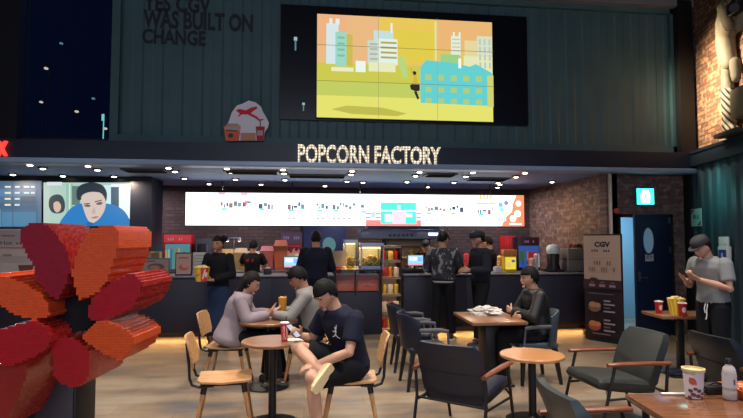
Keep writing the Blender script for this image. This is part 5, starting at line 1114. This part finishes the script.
def human(label, loc, rz, J, top=None, sleeve='short', bottom=None, legs='long', shoes=None, sole=None, skin=SKIN, hair=None, b=1.0, yaw=0, pitch=.1, roll=0, curl=(.5, .5), vox=.0075, hem=-.05, name='person', scale=1.0, curlL=None, bag=None, thick=1.0, skirt=None, barefoot=False, topflare=0):
    t = thing(name, label, 'person', loc, rz); t.scale = (scale,) * 3
    V_ = {k: (Vec(v) if v is not None else None) for k, v in J.items()}
    HM = head_mx(V_, yaw, pitch, roll)
    mb = MB(); torso(mb, J, b * .91, hi=.93); head_geo(mb, HM, V_)
    for s_ in 'LR':
        sh, el, wr = V_['sh' + s_], V_['el' + s_], V_['wr' + s_]; hp, kn, an = V_['hip' + s_], V_['kn' + s_], V_['an' + s_]
        mb.limb([sh, sh * .5 + el * .5, el, el * .6 + wr * .4, wr], [.058 * b, .047 * b, .039 * b, .038 * b, .026 * b])
        d = V_['hd' + s_] or (wr - el); n = V_['pn' + s_] or Vec((0, -1 if s_ == 'L' else 1, 0)) + Vec((.2, 0, -.3))
        dn = d.normalized(); nn = (n - dn * n.dot(dn)).normalized(); sv = dn.cross(nn)
        ref = Vec((1, 0, .6)) if s_ in 'LR' else None
        ts = 1 if sv.dot(Vec((.6, 0, .8)) + Vec((0, -.5 if s_ == 'L' else .5, 0))) > 0 else -1
        hand(mb, wr, d, nn, ts, curl[0 if s_ == 'L' else 1])
        mb.limb([hp, hp * .5 + kn * .5, kn, kn * .62 + an * .38, an], [.086 * b, .074 * b, .056 * b, .054 * b, .038 * b])
        td = V_['toe' + s_].normalized(); u = Vec((0, 0, 1)) if abs(td.z) < .6 else Vec((td.z, 0, 1)).normalized(); tf = td if abs(td.z) > .5 else Vec((td.x, td.y, 0)).normalized()
        dwn = Vec((0, 0, -.05)) if abs(td.z) <= .5 else (an - kn).normalized() * .045
        mb.limb([an + dwn * .8 - tf * .04, an + dwn * .9 + tf * .06, an + dwn + tf * .13], [.033, .035, .026])
    body = remeshed(mb, 'body', vox, 2, skin, t)
    face_bits(HM, skin, t)
    if top:
        mb = MB(); torso(mb, J, b, .014 * thick, lo=hem, flare=topflare, collar=.066)
        for s_ in 'LR':
            sh, el, wr = V_['sh' + s_], V_['el' + s_], V_['wr' + s_]; i_ = .013 * thick
            mb.ell(sh, (.058 * b + i_ * .6))
            if sleeve == 'short': e = sh * .28 + el * .72; mb.tube([sh, e], [.058 * b + i_ * 1.1, .054 * b + i_ * 1.2], 16)
            elif sleeve == 'elbow': e = el * .8 + wr * .2; mb.limb([sh, el], [.058 * b + i_, .048 * b + i_ * 1.4]); mb.tube([el, e], [.048 * b + i_ * 1.4, .046 * b + i_], 16)
            else:
                e = wr * .95 + el * .05; mb.limb([sh, el], [.057 * b + i_ * .6, .044 * b + i_]); mb.tube([el, el * .4 + wr * .6, e], [.044 * b + i_, .038 * b + i_, .034 * b + i_ * .5], 16)
        remeshed(mb, 'top', .011, 2, top, t)
    if bottom:
        mb = MB(); torso(mb, J, b, .012, hi=.2)
        for s_ in 'LR':
            hp, kn, an = V_['hip' + s_], V_['kn' + s_], V_['an' + s_]
            if legs == 'short': mb.ell(hp, .09 * b + .014); mb.tube([hp, kn * .8 + hp * .2], [.09 * b + .016, .075 * b + .026], 18)
            elif legs == 'knee': mb.ell(hp, .09 * b + .014); mb.tube([hp, kn + (kn - hp).normalized() * .03], [.09 * b + .016, .064 * b + .028], 18)
            else: mb.limb([hp, kn], [.088 * b + .014, .058 * b + .018]); mb.tube([kn, kn * .4 + an * .6, an + (kn - an).normalized() * .02], [.058 * b + .018, .052 * b + .02, .05 * b + .016], 18)
        remeshed(mb, 'trousers', .011, 2, bottom, t)
    if skirt: skirt(V_, t)
    if shoes:
        for s_ in 'LR':
            kn, an = V_['kn' + s_], V_['an' + s_]
            shoe(an, V_['toe' + s_], shoes, sole or WHITE, t, up=(kn - an).normalized())
    if hair: hair(HM, t)
    t['_'] = 0; del t['_']
    return t, HM, V_
CLN = lambda n, c, r=.85, **k: mat(n, c, r, spec=.25, **k)
NAVYT = CLN('cloth_navy', (20, 24, 44), var=.12, scale=10, bump=.15); BLKC = CLN('cloth_black', (18, 20, 26), var=.15, scale=10, bump=.15); DENIM = CLN('denim', (34, 52, 82), var=.2, scale=30)
GRYS = CLN('cloth_grey_shirt', (136, 134, 132), var=.1, scale=12, bump=.2); GRYT = CLN('cloth_grey_tee', (132, 136, 138), var=.1, scale=14, bump=.15); LILAC = CLN('cloth_lilac', (146, 134, 142), var=.16, scale=14, bump=.4)
DKGREY = CLN('cloth_charcoal', (34, 36, 48), var=.12, scale=9, bump=.15); SHOEB = mat('shoe_black', (18, 18, 22), .5); SHOEC = mat('shoe_cream', (206, 188, 152), .7, var=.1, scale=30); SOLEC = mat('sole_cream', (226, 206, 160), .7, bump=.5, scale=60)
def phone(label, p, rot, face=(90, 120, 150), em=.6):
    t = thing('phone', label, 'phone', tuple(p)); t.rotation_euler = rot
    MB().box((0, 0, 0), (.075, .008, .15), bev=.003).build('case', BLK, t); q = Pic(); q.rect(-.034, -.07, .034, .07, face); q.build('display', attr_mat('phone_glow', em), t, loc=(0, -.0045, 0)); return t
def world(t, p):
    return Mat.Translation(t.location) @ t.rotation_euler.to_matrix().to_4x4() @ Mat.Diagonal((*t.scale, 1)) @ Vec(p)
# 1 man with crossed legs -----------------------------------------------------------------
loc = gnd(349, 4.72); rz = cang(216)
J = sitting(neck=(.13, -.01, 1.045), head=(.23, -.01, 1.18), shL=(.06, .19, .985), shR=(.13, -.18, .985), elL=(.17, .26, .73), wrL=(.37, .07, .62), elR=(.20, -.29, .76), wrR=(.31, -.29, .80),
            knL=(.42, .10, .535), anL=(.37, .12, .085), knR=(.37, -.24, .71), anR=(.36, .13, .585), toeR=(.66, .10, -.62), hipR=(0, -.09, .56), hdL=(.7, -.6, -.25), pnL=(-.2, -.2, -1), hdR=(.8, .1, .45), pnR=(.1, .9, -.1))
m1, HM, V1 = human('man in dark t-shirt sitting cross-legged, looking down at the phone in hand', tuple(loc), rz, J, NAVYT, 'short', BLKC, 'short', SHOEC, SOLEC, SKIN, lambda h, t: hair_geo(h, t, HAIR, .045, -.03, -.075, 1.06, .03), yaw=.1, pitch=.62, curl=(.7, .9), vox=.0065, thick=1.3, b=1.07)
# leaping figure emblem on the chest
q = Pic(.0006); e_ = (222, 222, 228)
q.circ(.012, .052, .009, .01, e_); q.poly([(.006, .04), (.018, .042), (.012, .008), (-.004, .0), (-.006, .012)], e_); q.poly([(.012, .03), (.026, .05), (.032, .078), (.027, .078), (.02, .056), (.008, .04)], e_)
q.poly([(-.002, .006), (-.022, -.014), (-.044, -.02), (-.046, -.03), (-.016, -.022), (.006, -.004)], e_); q.poly([(.0, .004), (.012, -.024), (.032, -.042), (.026, -.048), (.004, -.03), (-.008, -.002)], e_); q.poly([(.004, .036), (-.016, .026), (-.026, .03), (-.026, .024), (-.014, .018), (.006, .024)], e_)
Sx = (V1['shL'] - V1['shR']).normalized(); Tx = (V1['neck'] - V1['pel']).normalized(); Sx = (Sx - Tx * Sx.dot(Tx)).normalized(); Fx = Sx.cross(Tx); cc0 = V1['pel'] + (V1['neck'] - V1['pel']) * .62
shirt = [c for c in C.objects if c.parent == m1 and c.name.split('.')[0] == 'top'][0]
def chest(x, y, z):
    D = (Fx * cos(.2) + Sx * sin(.2)).normalized(); W2 = Tx.cross(D)
    o_ = cc0 + W2 * (x + .035) + Tx * (z + .03) + D * .5; h = shirt.ray_cast(o_, -D)
    return (h[1] if h[0] else o_ - D * .35) + D * (.0015 - y)
emb = q.build('emblem', PRINT, m1, bend=chest)
hd = world(m1, V1['wrR'] + Vec((.09, .03, .05))); phone('white phone held by the man with crossed legs', hd, (radians(-50), 0, cang(60)), (200, 206, 214), .9)
# 2 woman in lilac ---------------------------------------------------------------------------
loc = gnd(236, 6.12); J = sitting(neck=(.1, 0, 1.03), head=(.17, 0, 1.15), shL=(.07, .17, .97), shR=(.07, -.17, .97), elL=(.16, .22, .76), elR=(.16, -.22, .76), wrL=(.38, .08, .80), wrR=(.38, -.08, .80), knL=(.40, .10, .54), knR=(.40, -.10, .54), anL=(.34, .1, .09), anR=(.42, -.1, .09), hdL=(.9, -.2, .3), hdR=(.9, .2, .3), pnL=(0, -.6, .8), pnR=(0, .6, .8))
m2, HM, V2 = human('woman with long dark hair in a lilac blouse, seated and using a phone', tuple(loc), cang(6), J, LILAC, 'long', BLKC, 'long', SHOEB, BLK, SKIN, lambda h, t: hair_geo(h, t, HAIRB, .05, -.08, -.1, 1.05, .035, .42), pitch=.45, b=.92, thick=2.2, hem=-.16, topflare=.12)
phone('blue-lit phone held by the woman in lilac', world(m2, (.5, 0, .87)), (radians(-50), 0, cang(-60)), (150, 190, 220), 1.0)
# 3 man in grey shirt ----------------------------------------------------------------------
loc = gnd(311, 6.25); J = sitting(neck=(.08, 0, 1.07), head=(.15, 0, 1.20), shL=(.05, .19, 1.0), shR=(.05, -.19, 1.0), elL=(.22, .25, .78), elR=(.22, -.25, .78), wrL=(.40, .12, .80), wrR=(.40, -.12, .80), anL=(.36, .14, .085), anR=(.32, -.14, .085))
human('man in a grey shirt sitting across the table from the woman, head bent', tuple(loc), cang(186), J, GRYS, 'long', BLKC, 'long', SHOEB, BLK, SKIN2, lambda h, t: hair_geo(h, t, HAIR, .03, -.03, -.07, 1.08, .03), pitch=.55, thick=1.3)
# 4 standing woman with bucket --------------------------------------------------------------
def long_skirt(V_, t):
    mb = MB(); rs = []
    for z, w, d in ((1.02, .14, .105), (.95, .17, .125), (.85, .185, .14), (.6, .19, .15), (.3, .2, .16), (.22, .2, .16)): rs.append([Vec((d * cos(a * pi / 14), w * sin(a * pi / 14) * (1 + .03 * sin(a * 5)), z)) for a in range(28)])
    mb.rings(rs).build('skirt', DENIM, t, smooth='all')
def bun_hair(h, t):
    hair_geo(h, t, HAIRB, .055, -.04, -.07, 1.05, .03); MB().ell(h @ Vec((-.05, .085, .085)), (.06, .055, .055), None, 14, 10).build('hair_bun', HAIRB, t, smooth='all')
loc = gnd(219, 8.15); J = standing(elL=(.02, .24, 1.12), elR=(.03, -.24, 1.12), wrR=(.24, -.14, 1.14), wrL=(.2, .02, 1.05), hdR=(.8, .4, .1), pnR=(.2, .9, .1), hdL=(.7, -.7, .1), pnL=(.6, -.2, .7))
m4, HM, V4 = human('woman with a hair bun in dark cardigan and denim skirt carrying a bucket', tuple(loc), cang(258), J, BLKC, 'long', None, 'long', SHOEB, WHITE, SKIN2, bun_hair, pitch=.08, b=.95, thick=1.5, skirt=long_skirt, scale=.985, hem=0)
bp_ = world(m4, (.33, -.09, 1.1)); 
def art_bk(q, r0, r1, h): q.rect(-.02, 0, .09, h, (206, 60, 60)); q.poly([(-.0, h * .2), (.03, h * .9), (.05, h * .9), (.02, h * .2)], (230, 220, 210)); q.circ(.06, h * .5, .025, .04, (230, 220, 210)); q.poly([(-.1, h * .3), (-.03, h * .5), (-.03, h * .6), (-.1, h * .45)], (206, 120, 50))
popcorn_bucket('yellow and red popcorn bucket carried by the standing woman', (bp_.x, bp_.y, bp_.z - .06), .085, .11, .2, mat('bucket_lemon', (226, 190, 60), .5), art_bk, 4)
# 5 customer in dark sweater at the counter -----------------------------------------------
loc = gnd(316, 8.85); J = standing(elL=(.06, .26, 1.12), elR=(.06, -.26, 1.12), wrL=(.28, .14, 1.1), wrR=(.28, -.14, 1.1))
human('customer in a dark navy sweater seen from behind at the counter', tuple(loc), cang(96), J, NAVYT, 'long', BLKC, 'long', SHOEB, WHITE, SKIN2, lambda h, t: hair_geo(h, t, HAIR, .05, -.03, -.06, 1.05, .025), b=1.12, pitch=.15, thick=1.3, scale=1.035)
# 6 staff with red lettering -----------------------------------------------------------------
loc = gnd(253, 10.45); J = standing(elL=(.1, .28, 1.2), elR=(.08, -.27, 1.16), wrL=(.34, .2, 1.2), wrR=(.32, -.16, 1.12))
m6, HM, V6 = human('staff member with red lettering on a black shirt, back turned behind the counter', tuple(loc), cang(80), J, BLKC, 'short', BLKC, 'long', SHOEB, BLK, SKIN2, lambda h, t: hair_geo(h, t, HAIR, .05, -.03, -.06, 1.05, .025), pitch=.3, vox=.009, scale=.94)
q = Pic(.0006); words(q, -.085, -.02, .085, .03, (190, 50, 60), 7); words(q, -.06, -.05, .06, -.03, (150, 46, 54), 6); q.build('back_print', PRINT, m6, loc=(-.142, 0, 1.3), rz=-pi / 2)
# 7 masked cashier ------------------------------------------------------------------------------
loc = gnd(426, 10.75); human('cashier in a black cap and uniform behind the lit register', tuple(loc), cang(250), standing(elL=(.04, .25, 1.12), elR=(.04, -.25, 1.12), wrL=(.26, .12, 1.1), wrR=(.26, -.12, 1.1)), BLKC, 'short', BLKC, 'long', SHOEB, BLK, SKIN, lambda h, t: (hair_geo(h, t, HAIR, .06, -.03, -.06, 1.02, .02), cap_geo(h, t, BLK)), pitch=.35, vox=.009, scale=.94)
# 8 camouflage jacket ----------------------------------------------------------------------------
def camo():
    m = mat('patterned_jacket', (34, 38, 46), .8); N, L = nt(m); b = N['Principled BSDF']; tc = N.new('ShaderNodeTexCoord'); mp = N.new('ShaderNodeMapping'); mp.inputs['Scale'].default_value = (1, 1, .6); no = N.new('ShaderNodeTexNoise'); no.inputs['Scale'].default_value = 13; no.inputs['Detail'].default_value = 1.5
    rp_ = N.new('ShaderNodeValToRGB'); rp_.color_ramp.interpolation = 'CONSTANT'; e = rp_.color_ramp.elements; e[0].color = lin((30, 34, 46)); e[0].position = 0; e[1].color = lin((128, 130, 132)); e[1].position = .58; k = e.new(.47); k.color = lin((60, 65, 76)); k = e.new(.52); k.color = lin((22, 25, 32))
    L.new(tc.outputs['Object'], mp.inputs['Vector']); L.new(mp.outputs['Vector'], no.inputs['Vector']); L.new(no.outputs['Fac'], rp_.inputs['Fac']); L.new(rp_.outputs['Color'], b.inputs['Base Color']); return m
loc = gnd(443, 8.85); J = standing(elL=(.02, .27, 1.13), elR=(.02, -.27, 1.13), wrL=(.22, .17, 1.06), wrR=(.22, -.17, 1.06), anL=(-.02, .13, .085), anR=(.04, -.12, .085), knL=(.02, .12, .49), knR=(.05, -.11, .49))
m8, HM, V8 = human('customer in a patterned dark jacket and cap seen from behind at the register', tuple(loc), cang(80), J, camo(), 'long', BLKC, 'long', SHOEB, WHITE, SKIN2, lambda h, t: (hair_geo(h, t, HAIR, .055, -.03, -.06, 1.02, .02), cap_geo(h, t, BLK, .06)), b=1.06, yaw=-.6, pitch=.25, thick=1.8, scale=1.03)
MB().rings([[Vec((.14 * cos(a * pi / 12), .185 * sin(a * pi / 12), z)) for a in range(24)] for z in (.9, .93)]).build('jacket_hem', mat('hem_white', (150, 150, 150), .8), m8, smooth='all')
# 9 man in beret --------------------------------------------------------------------------------
loc = gnd(480, 8.55); J = standing(elL=(.02, .25, 1.12), elR=(.02, -.25, 1.12), wrL=(.24, .12, 1.12), wrR=(.25, -.1, 1.1), anL=(.1, .1, .085), anR=(-.1, -.1, .085), knL=(.08, .1, .49), knR=(-.02, -.1, .49))
human('man in flat cap and dark jacket standing sideways with hands together', tuple(loc), cang(196), J, DKGREY, 'long', BLKC, 'long', SHOEB, GREYM, SKIN2, lambda h, t: (hair_geo(h, t, HAIR, .055, -.03, -.06, 1.02, .02), cap_geo(h, t, mat('flat_cap', (28, 32, 46), .8), .05, name='flat_cap', flat=True)), b=1.05, pitch=.15, thick=1.5, scale=1.03)
# 10 staff behind the counter -----------------------------------------------------------------
loc = gnd(489, 10.8); human('staff member with short dark hair behind the counter beside the flat-capped man', tuple(loc), cang(150), standing(elL=(.04, .25, 1.14), elR=(.1, -.26, 1.16), wrL=(.25, .16, 1.1), wrR=(.3, -.2, 1.2)), BLKC, 'short', BLKC, 'long', SHOEB, BLK, SKIN, lambda h, t: hair_geo(h, t, HAIR, .05, -.03, -.06, 1.1, .025), pitch=.3, vox=.009, scale=.985)
# 11 seated figure in black ------------------------------------------------------------------------
loc = gnd(532, 6.35); J = sitting(pel=(-.06, 0, .55), neck=(.0, 0, 1.05), head=(.04, 0, 1.19), shL=(-.01, .18, .99), shR=(-.01, -.18, .99), elL=(.1, .25, .76), elR=(.1, -.25, .76), wrL=(.24, -.04, .80), wrR=(.24, .04, .74), hdL=(.2, -1, .1), hdR=(.2, 1, .1), pnL=(-1, 0, 0), pnR=(-1, 0, 0))
human('seated person in black with short dark hair and folded arms, facing the square table', tuple(loc), cang(186), J, mat('jacket_black', (22, 23, 26), .5, var=.2, scale=8, bump=.3), 'long', BLKC, 'long', SHOEB, BLK, SKIN, lambda h, t: hair_geo(h, t, HAIR, .045, -.045, -.085, 1.1, .03), pitch=.12, thick=1.7)
# 12 man with cap and grey tee ------------------------------------------------------------------
loc = gnd(711, 6.05); J = standing(neck=(.06, 0, 1.43), head=(.14, 0, 1.55), shL=(.03, .19, 1.375), shR=(.03, -.19, 1.375), elL=(.06, .26, 1.11), elR=(.04, -.27, 1.11), wrL=(.29, .1, 1.2), wrR=(.29, -.08, 1.18), hdL=(.8, -.3, .4), hdR=(.8, .3, .4), pnL=(0, -.4, .9), pnR=(0, .4, .9))
m12, HM, V12 = human('man in a grey t-shirt and dark cap standing and looking at a phone', tuple(loc), cang(196), J, GRYT, 'short', BLKC, 'long', SHOEB, WHITE, SKIN, lambda h, t: (hair_geo(h, t, HAIR, .055, -.025, -.055, 1.02, .02), cap_geo(h, t, mat('cap_charcoal', (52, 50, 52), .8), .075, logo=None)), b=1.06, pitch=.5, curl=(.8, .8), vox=.0065, thick=1.0, scale=1.0)
MB().tube([(.135, .05, .93), (.155, .055, .86), (.15, .05, .8), (.16, .045, .76)], .006, 6).tube([(.14, .03, .93), (.16, .03, .88), (.155, .035, .83)], .006, 6).build('drawstring', WHITE, m12)
phone('phone held by the man in the grey t-shirt', world(m12, (.41, .0, 1.27)), (radians(-50), 0, cang(110)), (90, 110, 140), .4)
# ================================================================== CAMERA AND LIGHT
cam = bpy.data.cameras.new('camera'); co = bpy.data.objects.new('camera', cam); C.objects.link(co)
co.location = EYE; co.rotation_euler = (pi / 2 + PIT, 0, -YAW); cam.sensor_width = 36; cam.lens = 36 * FOC / 743; cam.clip_start = .05; S.camera = co
def area(name, loc, size, power, col, target=None, sy=None, spread=None):
    l = bpy.data.lights.new(name, 'AREA'); l.energy = power; l.color = lin(col)[:3]; l.size = size
    if sy: l.shape = 'RECTANGLE'; l.size_y = sy
    if spread: l.spread = spread
    o = bpy.data.objects.new(name, l); C.objects.link(o); o.location = loc
    d = (Vec(target) - Vec(loc)) if target else Vec((0, 0, -1)); o.rotation_euler = d.to_track_quat('-Z', 'Y').to_euler(); return o
W_ = bpy.data.worlds.new('night'); S.world = W_; W_.use_nodes = True
W_.node_tree.nodes['Background'].inputs[0].default_value = lin((70, 92, 140)); W_.node_tree.nodes['Background'].inputs[1].default_value = 1.1
# lobby ceiling lamps
for x, y, pw in ((-3.5, 2.5, 60), (0, 2.5, 80), (3.2, 2.5, 80), (-3.5, 5.6, 60), (0, 5.6, 70), (3.4, 5.4, 64)):
    area('lobby_lamp', (x, y, 5.6), .5, pw, (255, 243, 230), spread=radians(100))
# soft glow of the open lobby behind the camera
area('lobby_glow', (0, -4.5, 3.8), 8, 215, (236, 238, 252), (0, 6, 1.6), 3.4)
# shop downlights and unseen fill lamps added to brighten the shop back
for x in (-5, -3.2, -1.2, .8, 2.6, 4.2):
    area('shop_lamp', (x, 10.0, 2.68), .12, 16, (255, 226, 190)); area('shop_fill', (x, 11.2, 2.68), .2, 20, (236, 226, 240))
area('corridor_lamp', ((dx0 + dx1) / 2, YD + 1.1, 2.55), .6, 60, (170, 220, 255))
# warm strip under the counter front
for x0, x1 in ((cA0, cA1), (cA1, cB1), (cC0, cC1)):
    area('counter_strip', ((x0 + x1) / 2, YC + .07, .088), x1 - x0 - .05, 3.6 * (x1 - x0), (255, 180, 100), ((x0 + x1) / 2, YC - .08, 0), .03)
# teal screen light on the right wall, warm spot on the upper brick
area('teal_lamp', tuple(RW(1.3, 2.84, .75)), .2, 2.2, (80, 216, 206), tuple(RW(1.0, 2.2)), spread=radians(70))
area('brick_lamp', tuple(RW(1.5, 5.4, 2.2)), .5, 44, (255, 234, 204), tuple(RW(1.0, 4.0)), spread=radians(44))
S.view_settings.view_transform = 'Standard'; S.view_settings.look = 'None'; S.view_settings.gamma = 1; S.view_settings.use_curve_mapping = False; S.view_settings.exposure = .12
S.cycles.max_bounces = 6; S.cycles.sample_clamp_indirect = 4; S.cycles.use_denoising = True
